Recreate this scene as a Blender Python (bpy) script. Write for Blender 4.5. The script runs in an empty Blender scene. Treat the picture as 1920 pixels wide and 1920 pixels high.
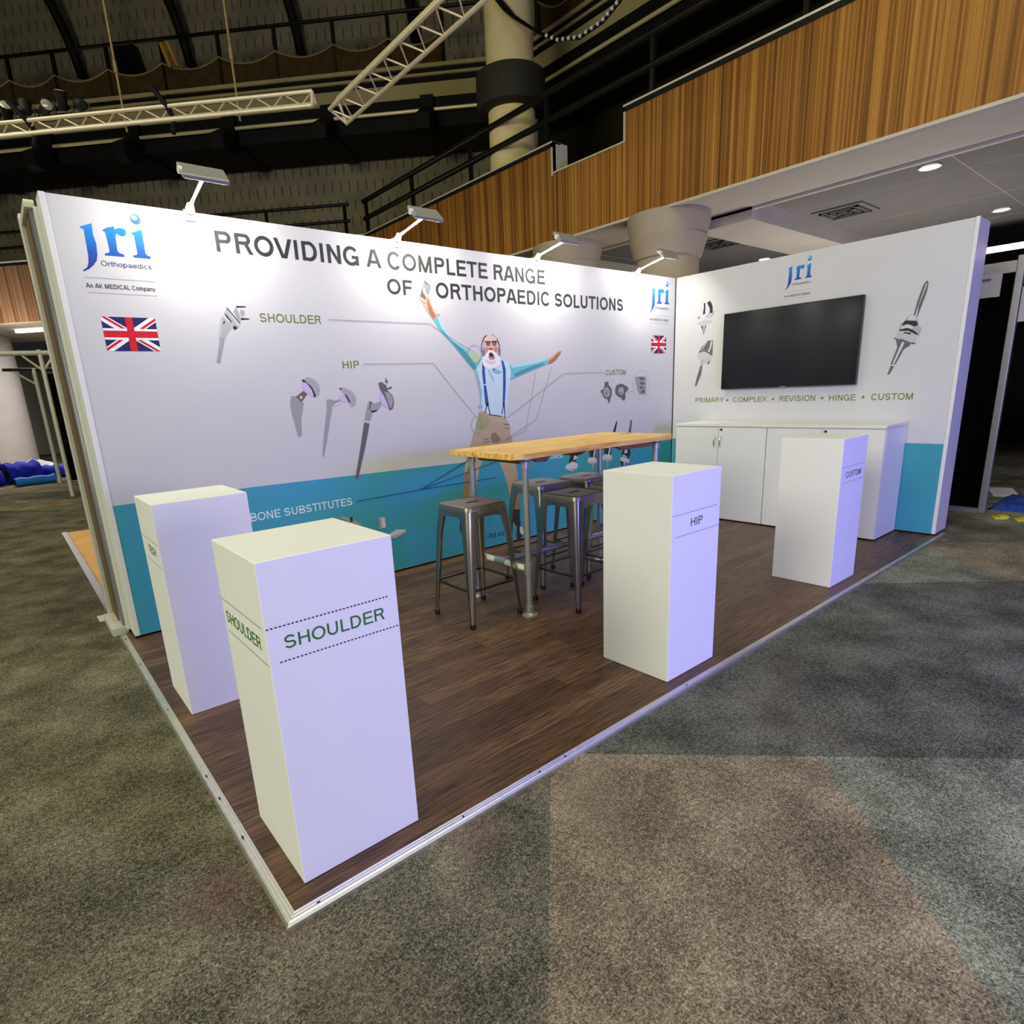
import bpy, bmesh, math, random
from mathutils import Vector, Matrix
random.seed(7)
C = bpy.context.scene.collection
SC = bpy.context.scene
PI = math.pi

# ------------------------------------------------------------------ camera
CAM = (-0.3390, -1.4264, 1.3937)
YAW, PITCH, ROLL = 0.6823, -0.2585, -0.0490
F_PX, CX, CY = 1110.81, 936.20, 1029.72
fw = Vector((math.sin(YAW)*math.cos(PITCH), math.cos(YAW)*math.cos(PITCH), math.sin(PITCH)))
rt = Vector((math.cos(YAW), -math.sin(YAW), 0)); up = rt.cross(fw)
r2 = math.cos(ROLL)*rt + math.sin(ROLL)*up
u2 = -math.sin(ROLL)*rt + math.cos(ROLL)*up
cd = bpy.data.cameras.new('camera'); cam = bpy.data.objects.new('camera', cd); C.objects.link(cam)
m = Matrix((r2, u2, -fw)).transposed().to_4x4(); m.translation = Vector(CAM); cam.matrix_world = m
cd.sensor_width = 36; cd.sensor_fit = 'HORIZONTAL'; cd.lens = F_PX/1920*36
cd.shift_x = (960-CX)/1920; cd.shift_y = (CY-960)/1920; cd.clip_start = .05; cd.clip_end = 200
SC.camera = cam
# ------------------------------------------------------------------ world, big lights, exposure
SC.view_settings.view_transform = 'Standard'; SC.view_settings.look = 'None'
SC.view_settings.exposure = 0.0; SC.view_settings.gamma = 1.0; SC.view_settings.use_curve_mapping = False
w = bpy.data.worlds.new('hall_air'); SC.world = w; w.use_nodes = True
w.node_tree.nodes['Background'].inputs[0].default_value = (.9, .95, 1.0, 1)
w.node_tree.nodes['Background'].inputs[1].default_value = 0.012
def area(name, loc, target, sx, sy, power, col):
    l = bpy.data.lights.new(name, 'AREA'); l.shape = 'RECTANGLE'; l.size = sx; l.size_y = sy
    l.energy = power; l.color = col
    o = bpy.data.objects.new(name, l); C.objects.link(o); o.location = loc
    o.rotation_euler = (Vector(target)-Vector(loc)).to_track_quat('-Z', 'Y').to_euler()
    return o
area('hall_ceiling_lamps', (1.8, -1.2, 8.0), (1.8, -1.2, 0), 6, 6, 320, (1, .99, .52))
area('left_fill', (-9.0, -1.5, 5.0), (3, 1.0, 1.0), 5, 3, 745, (1, 1.0, .78))  # added fill from the left to brighten the left-hand faces
area('blue_stage_wash', (3.1, -4.4, 1.7), (2.6, 0.5, 0.8), 1.8, .8, 185, (.08, .07, 1))
area('front_fill', (1.2, -4.8, 1.2), (1.8, 1.0, .5), 3.4, 1.2, 90, (1, .97, .90))  # added low fill behind the camera for the front faces
area('far_floor_fill', (-3.0, 8.0, 7.5), (-3.0, 8.0, 0), 5, 5, 260, (1, .95, .78))  # unseen fill put in to brighten the floor at far left
area('low_ceiling_fill', (9.8, 1.9, 0.3), (9.8, 2.4, 3.6), 3, 3, 110, (1, .96, .92))  # hidden upward fill, added to lift the low ceiling and soffit

# ------------------------------------------------------------------ helpers
class MB:
    def __init__(s): s.v = []; s.f = []; s.m = []; s.s = []; s.M = None
    def add(s, vs, fs, mi=0, sm=False):
        b = len(s.v)
        for p in vs:
            p = Vector(p); s.v.append(s.M @ p if s.M else p)
        for f in fs: s.f.append([b+i for i in f]); s.m.append(mi); s.s.append(sm)
        return s
    def face(s, pts, mi=0): return s.add(pts, [list(range(len(pts)))], mi)
    def box(s, x0, y0, z0, x1, y1, z1, mi=0):
        vs = [(x, y, z) for z in (z0, z1) for y in (y0, y1) for x in (x0, x1)]
        return s.add(vs, [(0,2,3,1), (4,5,7,6), (0,1,5,4), (2,6,7,3), (0,4,6,2), (1,3,7,5)], mi)
    def loft(s, rings, mi=0, sm=True, caps=True, closed=True):
        n = len(rings[0]); vs = [p for r in rings for p in r]; fs = []
        for k in range(len(rings)-1):
            for i in range(n if closed else n-1):
                j = (i+1) % n; fs.append((k*n+i, k*n+j, (k+1)*n+j, (k+1)*n+i))
        s.add(vs, fs, mi, sm)
        if caps and closed:
            s.add(rings[0], [list(range(n))[::-1]], mi); s.add(rings[-1], [list(range(n))], mi)
        return s
    def tube(s, p0, p1, r, r1=None, n=12, mi=0, caps=True):
        return s.path([p0, p1], [r, r if r1 is None else r1], n, mi, caps)
    def path(s, pts, r, n=8, mi=0, caps=True):
        pts = [Vector(p) for p in pts]; rings = []
        if not isinstance(r, (list, tuple)): r = [r]*len(pts)
        prev = None
        for i, p in enumerate(pts):
            d = (pts[min(i+1, len(pts)-1)]-pts[max(i-1, 0)]).normalized()
            if prev is None: a = d.orthogonal().normalized()
            else: a = (prev - d*prev.dot(d)).normalized()
            prev = a; b = d.cross(a)
            rings.append([p+r[i]*(math.cos(2*PI*k/n)*a+math.sin(2*PI*k/n)*b) for k in range(n)])
        return s.loft(rings, mi, True, caps)
    def lathe(s, prof, c=(0, 0), n=24, mi=0, caps=True):
        rings = [[(c[0]+r*math.cos(2*PI*k/n), c[1]+r*math.sin(2*PI*k/n), z) for k in range(n)] for r, z in prof]
        return s.loft(rings, mi, True, caps)
    def prism(s, poly, d, mi=0):
        """poly: 3D points of a flat outline, d: thickness vector"""
        d = Vector(d); n = len(poly); a = [Vector(p) for p in poly]; b = [p+d for p in a]
        fs = [list(range(n))[::-1], [n+i for i in range(n)]]+[(i, (i+1) % n, n+(i+1) % n, n+i) for i in range(n)]
        return s.add(a+b, fs, mi)
    def build(s, name, mats, parent=None, loc=(0, 0, 0), bevel=0, seg=2, rot=0):
        me = bpy.data.meshes.new(name)
        me.from_pydata([tuple(p) for p in s.v], [], s.f)
        if not isinstance(mats, (list, tuple)): mats = [mats]
        for mm in mats: me.materials.append(mm)
        for p, mi, sm in zip(me.polygons, s.m, s.s): p.material_index = mi; p.use_smooth = sm
        bm = bmesh.new(); bm.from_mesh(me)
        if bevel:
            bmesh.ops.remove_doubles(bm, verts=bm.verts, dist=1e-5)
            es = [e for e in bm.edges if len(e.link_faces) == 2 and e.calc_face_angle(0) > .5]
            bmesh.ops.bevel(bm, geom=es, offset=bevel, segments=seg, affect='EDGES', profile=.5)
        bmesh.ops.recalc_face_normals(bm, faces=bm.faces)
        bm.to_mesh(me); bm.free()
        if any(s.s): me.set_sharp_from_angle(angle=math.radians(38))
        o = bpy.data.objects.new(name, me); C.objects.link(o)
        o.location = loc; o.rotation_euler = (0, 0, rot)
        if parent: o.parent = parent
        return o
def tag(o, label=None, cat=None, group=None, kind=None):
    for k, v in (('label', label), ('category', cat), ('group', group), ('kind', kind)):
        if v: o[k] = v
    return o
def thing(name, label, cat, loc=(0, 0, 0), rz=0, group=None):
    o = bpy.data.objects.new(name, None); C.objects.link(o)
    o.empty_display_size = .1; o.location = loc; o.rotation_euler = (0, 0, rz)
    return tag(o, label, cat, group)
def struct(o): return tag(o, kind='structure')
def dup(root, loc, label, rz=None):
    r = root.copy(); C.objects.link(r); r.location = loc
    if rz is not None: r.rotation_euler = (0, 0, rz)
    r['label'] = label
    for ch in list(root.children):
        c = ch.copy(); C.objects.link(c); c.parent = r
        for gch in list(ch.children):
            d = gch.copy(); C.objects.link(d); d.parent = c
    return r
# ------------------------------------------------------------------ materials
def lin(c):
    return tuple((x/255/12.92 if x/255 <= .04045 else ((x/255+.055)/1.055)**2.4) for x in c)+(1,)
class NT:
    def __init__(s, name):
        s.mat = bpy.data.materials.new(name); s.mat.use_nodes = True
        s.t = s.mat.node_tree; s.b = s.t.nodes['Principled BSDF']
    def n(s, typ, **kw):
        o = s.t.nodes.new(typ)
        for k, v in kw.items():
            if k.startswith('i_'):
                key = k[2:].replace('_', ' '); key = int(key) if key.isdigit() else key
                s.inp(o, key, v)
            else: setattr(o, k, v)
        return o
    def inp(s, o, key, v):
        if isinstance(v, bpy.types.NodeSocket): s.t.links.new(v, o.inputs[key])
        else: o.inputs[key].default_value = v
    def math(s, op, a, b=None):
        o = s.n('ShaderNodeMath', operation=op); s.inp(o, 0, a)
        if b is not None: s.inp(o, 1, b)
        return o.outputs[0]
    def coord(s, scale=(1, 1, 1), which='Object', rot=(0, 0, 0)):
        c = s.n('ShaderNodeTexCoord'); mp = s.n('ShaderNodeMapping'); s.t.links.new(c.outputs[which], mp.inputs[0])
        mp.inputs['Scale'].default_value = scale; mp.inputs['Rotation'].default_value = rot
        return mp.outputs[0]
    def noise(s, vec, scale, detail=3, rough=.55):
        o = s.n('ShaderNodeTexNoise'); s.inp(o, 'Vector', vec); o.inputs['Scale'].default_value = scale
        o.inputs['Detail'].default_value = detail; o.inputs['Roughness'].default_value = rough
        return o.outputs[0]
    def ramp(s, fac, stops):
        o = s.n('ShaderNodeValToRGB'); s.inp(o, 0, fac); e = o.color_ramp.elements
        while len(e) < len(stops): e.new(.5)
        for k, (p, c) in enumerate(stops): e[k].position = p; e[k].color = c
        return o.outputs[0]
    def mix(s, fac, a, b, mode='MIX'):
        o = s.n('ShaderNodeMix', data_type='RGBA', blend_type=mode); s.inp(o, 0, fac); s.inp(o, 6, a); s.inp(o, 7, b)
        return o.outputs[2]
    def bump(s, h, strength=.3, dist=.01):
        o = s.n('ShaderNodeBump'); s.inp(o, 'Height', h); o.inputs['Strength'].default_value = strength
        o.inputs['Distance'].default_value = dist; s.t.links.new(o.outputs[0], s.b.inputs['Normal'])
    def set(s, col=None, rough=None, metal=None, spec=None):
        for k, v in (('Base Color', col), ('Roughness', rough), ('Metallic', metal), ('Specular IOR Level', spec)):
            if v is not None: s.inp(s.b, k, v)
        return s.mat
def flat(name, rgb, rough=.5, metal=0, spec=.5, var=.06, scale=14):
    t = NT(name); c = lin(rgb)
    if var:
        f = t.noise(t.coord(), scale, 3)
        a = tuple(x*(1-var) for x in c[:3])+(1,); b = tuple(min(1, x*(1+var)) for x in c[:3])+(1,)
        return t.set(t.ramp(f, [(.3, a), (.7, b)]), rough, metal, spec)
    return t.set(c, rough, metal, spec)
def emit(name, rgb, strength):
    t = NT(name); t.set((0, 0, 0, 1), .5); t.b.inputs['Emission Color'].default_value = lin(rgb)
    t.b.inputs['Emission Strength'].default_value = strength; return t.mat
def carpet(name, dark, light):
    t = NT(name); v = t.coord()
    a = t.noise(v, 150, 4, .8); b = t.noise(v, 3.0, 4, .6); c = t.noise(v, 60, 3, .65)
    f = t.math('ADD', t.math('MULTIPLY', a, .62), t.math('ADD', t.math('MULTIPLY', b, .22), t.math('MULTIPLY', c, .22)))
    f = t.math('ADD', t.math('MULTIPLY', t.math('SUBTRACT', f, .53), 1.55), .5)
    col = t.ramp(f, [(.34, tuple(x*.28 for x in lin(dark)[:3])+(1,)), (.45, lin(dark)), (.56, lin(light)), (.68, tuple(min(1, x*1.9) for x in lin(light)[:3])+(1,))])
    p = t.noise(v, 1.4, 2, .5)
    pk = t.ramp(p, [(.60, (0, 0, 0, 1)), (.72, (.35, .35, .35, 1))])
    t.bump(t.math('ADD', a, t.math('MULTIPLY', c, .8)), .9, .014)
    col = t.mix(pk, col, lin((112, 92, 80)))
    tc = t.n('ShaderNodeTexCoord'); wob = t.noise(v, 7, 4, .65)
    for x, y, r in ((.60, -.05, .13), (-.10, .27, .16), (.02, .02, .10)):       # faint pink stains beside the edging
        dv = t.n('ShaderNodeVectorMath', operation='DISTANCE'); t.t.links.new(tc.outputs['Object'], dv.inputs[0]); dv.inputs[1].default_value = (x, y, -.02)
        q = t.math('ADD', t.math('DIVIDE', dv.outputs['Value'], r), t.math('MULTIPLY', t.math('SUBTRACT', wob, .5), 2.2))
        col = t.mix(t.ramp(q, [(.45, (.22, .22, .22, 1)), (1.0, (0, 0, 0, 1))]), col, lin((150, 92, 92)))
    return t.set(col, .95, 0, .1)
def laminate(name):
    t = NT(name); v = t.coord()
    br = t.n('ShaderNodeTexBrick', offset=.37, offset_frequency=2); t.inp(br, 'Vector', v)
    for k, val in (('Scale', 1), ('Mortar Size', .0012), ('Mortar Smooth', .1), ('Bias', 0), ('Brick Width', .95), ('Row Height', .105)): br.inputs[k].default_value = val
    br.inputs[1].default_value = lin((92, 66, 46)); br.inputs[2].default_value = lin((126, 95, 69)); br.inputs[3].default_value = lin((38, 26, 20))
    g1 = t.noise(t.coord((1.6, 26, 1)), 3.2, 5, .62); g2 = t.noise(t.coord((5, 120, 1)), 2.2, 3, .6)
    gr = t.ramp(t.math('ADD', t.math('MULTIPLY', g1, .7), t.math('MULTIPLY', g2, .3)), [(.38, lin((112, 100, 92))), (.49, lin((206, 198, 190))), (.58, lin((255, 250, 240)))])
    t.bump(g2, .12, .002)
    return t.set(t.mix(1.0, br.outputs[0], gr, 'MULTIPLY'), .42, 0, .4)
def slatwood(name, dark, mid, light):
    t = NT(name); v = t.coord((9, 9, .05)); w2 = t.coord((34, 34, .10))
    a = t.noise(v, 1.6, 3, .7); b = t.noise(w2, 1.2, 2, .5)
    f = t.math('ADD', t.math('MULTIPLY', a, .6), t.math('MULTIPLY', b, .4))
    t.bump(b, .6, .02)
    return t.set(t.ramp(f, [(.36, lin(dark)), (.47, lin(mid)), (.60, lin(light))]), .5, 0, .3)
def pine(name):
    t = NT(name); a = t.noise(t.coord((1.2, 16, 16)), 2.5, 5, .6); k = t.noise(t.coord((2.2, 5, 5)), 1.7, 2)
    col = t.ramp(a, [(.35, lin((202, 148, 70))), (.5, lin((232, 184, 100))), (.65, lin((246, 208, 130)))])
    kn = t.ramp(k, [(.68, (0, 0, 0, 1)), (.75, (.7, .7, .7, 1))])
    return t.set(t.mix(kn, col, lin((120, 76, 38))), .5, 0, .3)
def dashwall(name, base, dash):
    t = NT(name); c = t.n('ShaderNodeTexCoord'); sp = t.n('ShaderNodeSeparateXYZ'); t.t.links.new(c.outputs['Object'], sp.inputs[0])
    z = t.math('MULTIPLY', sp.outputs[2], 2.5); row = t.math('FLOOR', z)
    x = t.math('ADD', t.math('MULTIPLY', sp.outputs[0], 4.6), t.math('MULTIPLY', row, .5))
    fx = t.math('ABSOLUTE', t.math('SUBTRACT', t.math('FRACT', x), .5)); fz = t.math('FRACT', z)
    d = t.math('MULTIPLY', t.math('LESS_THAN', fx, .075), t.math('LESS_THAN', fz, .6))
    n = t.noise(t.coord(), 1.1, 4, .6)
    col = t.ramp(n, [(.3, tuple(k*.75 for k in lin(base)[:3])+(1,)), (.7, tuple(k*1.25 for k in lin(base)[:3])+(1,))])
    return t.set(t.mix(t.math('MULTIPLY', d, .6), col, lin(dash)), .8, 0, .2)
def steel(name, rgb, rough=.3):
    t = NT(name); n = t.noise(t.coord((9, 9, 2)), 3, 2); c = lin(rgb)
    return t.set(t.ramp(n, [(.3, tuple(x*.93 for x in c[:3])+(1,)), (.7, c)]), rough, 1)
def logo_ink(name, z0, z1):
    t = NT(name); c = t.n('ShaderNodeTexCoord'); sp = t.n('ShaderNodeSeparateXYZ'); t.t.links.new(c.outputs['Object'], sp.inputs[0])
    f = t.math('DIVIDE', t.math('SUBTRACT', sp.outputs[2], z0), z1-z0)
    return t.set(t.ramp(f, [(0, lin((42, 46, 132))), (.35, lin((38, 86, 176))), (.75, lin((42, 138, 214))), (1, lin((84, 184, 232)))]), .6, 0, .2)
def teal_ink(name):
    t = NT(name); v = t.coord((.5, .5, .5)); n = t.noise(v, 1.3, 2); s = t.noise(t.coord(), 24, 5, .7)
    col = t.ramp(n, [(.35, lin((60, 152, 160))), (.65, lin((66, 154, 190)))])
    sp = t.ramp(s, [(.66, (0, 0, 0, 1)), (.76, (.35, .35, .35, 1))])
    return t.set(t.mix(sp, col, lin((38, 120, 126))), .55, 0, .3)
def screen(name):
    t = NT(name); return t.set((.0010, .0012, .0011, 1), .13, 0, .46)
M = {}
M['wall'] = flat('wall_print_white', (204, 203, 203), .5, 0, .3, .012, 3)
M['profile'] = flat('white_profile', (222, 222, 218), .35, 0, .4, .02)
M['teal'] = teal_ink('teal_print')
M['plinth'] = flat('white_laminate', (240, 240, 240), .45, 0, .35, .01, 4)
M['cab'] = flat('cabinet_white', (228, 228, 222), .42, 0, .35, .012, 4)
M['gap'] = flat('shadow_gap', (30, 26, 24), .8, 0, .2, .1)
M['lam'] = laminate('dark_wood_laminate')
M['alu'] = steel('floor_trim_aluminium', (238, 238, 232), .40)
M['pipe'] = flat('galvanised_pipe', (168, 170, 172), .38, .7, .5, .05)
M['stool'] = steel('brushed_gunmetal', (158, 151, 140), .30); M['seat'] = steel('worn_seat_metal', (150, 141, 127), .42)
M['stool_dark'] = steel('dark_gunmetal', (92, 88, 82), .3)
M['pine'] = pine('pine_board'); M['pine_dark'] = flat('pine_batten', (128, 92, 58), .6)
M['tvframe'] = flat('tv_black', (16, 16, 17), .3, 0, .5, .05); M['screen'] = screen('tv_glass')
M['chrome'] = steel('chrome', (220, 220, 220), .15)
M['lock'] = flat('lock_dark', (44, 34, 34), .4, .5)
M['lampw'] = flat('lamp_white', (226, 226, 222), .35, 0, .5, .02); M['lampg'] = flat('lamp_grey', (160, 156, 150), .4, .3, .5, .03)
M['led'] = emit('led_panel', (255, 250, 235), 20)
M['fascia'] = slatwood('balcony_wood', (72, 42, 10), (136, 86, 28), (176, 124, 52))
M['fascia_b'] = slatwood('balcony_wood_far', (92, 66, 48), (132, 98, 74), (156, 122, 94))
M['plaster'] = flat('grey_plaster', (196, 187, 172), .8, 0, .2, .05, 2)
M['tile'] = flat('ceiling_tile', (124, 119, 115), .85, 0, .2, .04, 3)
M['capline'] = flat('pale_edge_trim', (205, 200, 180), .5, 0, .3, .03)
M['black'] = flat('black_steel', (34, 33, 30), .26, .5, .5, .1)
M['blackm'] = flat('matt_black', (14, 13, 12), .7, 0, .3, .1)
M['cloth'] = flat('black_curtain', (7, 7, 7), .95, 0, .05, .1)
M['upper'] = dashwall('acoustic_wall', (150, 139, 110), (22, 19, 13))
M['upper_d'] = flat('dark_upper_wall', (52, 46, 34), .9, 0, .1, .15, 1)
M['beige'] = flat('beige_panel', (190, 174, 122), .8, 0, .2, .06, 2)
M['col'] = flat('cream_column', (226, 206, 150), .8, 0, .2, .05, 5)
M['colg'] = flat('grey_cream_column', (172, 158, 140), .8, 0, .2, .05, 4)
M['truss'] = flat('truss_aluminium', (226, 214, 182), .4, .3, .5, .05)
M['pipeb'] = flat('pale_pipe', (238, 222, 168), .4, .2, .5, .05)
M['net'] = flat('brown_netting', (78, 62, 34), .95, 0, .1, .25, 8)
M['net_dark'] = flat('dark_olive_band', (44, 41, 32), .7, 0, .3, .1); M['rope'] = flat('pale_rope', (150, 132, 84), .9, 0, .1, .2, 30)
M['yellow'] = flat('yellow_strap', (226, 158, 40), .6)
M['glint'] = flat('lamp_glass_glint', (190, 186, 170), .1, .3, .6)  # pale lens colour puts the glint into the glass
M['postw'] = flat('white_shell_post', (206, 204, 192), .45, .1, .4, .05)
M['postg'] = flat('grey_shell_post', (150, 150, 156), .35, .6, .5, .05)
M['mdf'] = flat('brown_board', (108, 90, 68), .8, 0, .2, .1, 20)
M['ply'] = flat('plywood_floor', (240, 184, 104), .6, 0, .3, .12, 3)
M['whitecol'] = flat('white_column', (196, 190, 184), .7, 0, .2, .05, 3)
M['blue'] = flat('blue_carpet_roll', (26, 40, 196), .7, 0, .3, .2, 8)
M['blue2'] = flat('light_blue_roll', (40, 120, 214), .6, 0, .3, .15, 8)
M['heap'] = flat('crumpled_blue_plastic', (26, 66, 150), .5, 0, .5, .35, 18); M['sheet'] = flat('white_sheet', (222, 222, 224), .6, 0, .3, .06, 8)
M['ledw'] = emit('cool_strip', (255, 236, 246), 5); M['ledp'] = emit('pink_strip', (255, 214, 232), 2.6)
M['down'] = emit('downlight', (255, 250, 246), 8); M['star'] = emit('warm_lamp', (255, 226, 170), 22)
M['sign'] = flat('pale_sign', (170, 164, 166), .6, 0, .3, .04); M['signink'] = flat('sign_ink', (92, 88, 96), .6)
M['vent'] = flat('vent_grey', (92, 88, 84), .6, .2)
INK = {'ink': (54, 56, 54), 'green': (112, 128, 52), 'pgreen': (44, 116, 40), 'darkgreen': (22, 58, 46), 'white': (214, 228, 232), 'navy': (66, 70, 98),
 'rule': (140, 142, 142), 'dots': (30, 24, 40), 'khaki': (186, 164, 134), 'khaki_dark': (146, 122, 92), 'khaki_light': (192, 170, 142), 'khaki_green': (160, 160, 112),
 'sock': (54, 56, 54), 'shoe_white': (210, 208, 200), 'shirt_teal': (112, 190, 198), 'shirt_light': (176, 216, 224), 'shirt_dark': (78, 150, 160), 'shirt_green': (178, 204, 158),
 'shirt': (196, 220, 230), 'shirt_shade': (144, 180, 194), 'shirt_dot': (40, 50, 60), 'brace': (52, 84, 158), 'dark': (46, 40, 44), 'skin': (226, 186, 168), 'skin_light': (226, 200, 184),
 'skin_red': (206, 140, 120), 'nose': (150, 84, 66), 'hair': (150, 140, 130), 'beard': (232, 232, 232), 'beard_shade': (204, 204, 206), 'lip': (192, 132, 124), 'mouth': (68, 52, 48), 'tongue': (204, 130, 122),
 'moustache': (246, 238, 230), 'lens': (92, 76, 80), 'skin_shade': (150, 116, 112), 'phones': (112, 124, 158), 'phones_light': (160, 178, 214), 'phone': (128, 142, 144), 'phone_dark': (100, 98, 104),
 'skin_h': (214, 170, 146), 'skin_hd': (168, 116, 88), 'linegrey': (140, 140, 148), 'lineteal': (40, 92, 104), 'linepale': (150, 200, 206), 'ringgrey': (150, 156, 140), 'ringpale': (188, 188, 196),
 'im_mid': (172, 172, 174), 'im_light': (186, 188, 190), 'im_dark': (54, 50, 50), 'im_grey': (156, 156, 160), 'im_pale': (204, 204, 209), 'im_dgrey': (104, 102, 104), 'im_brown': (120, 98, 88),
 'im_shell': (168, 168, 174), 'im_pink': (206, 180, 220), 'fblue': (38, 42, 92), 'fred': (204, 34, 44), 'fwhite': (238, 236, 240), 'dotblue': (62, 112, 204)}
INKM = {}
def ink(k):
    if k not in INKM: INKM[k] = flat('print_'+k, INK[k], .6, 0, .2, 0)
    return INKM[k]
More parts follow.
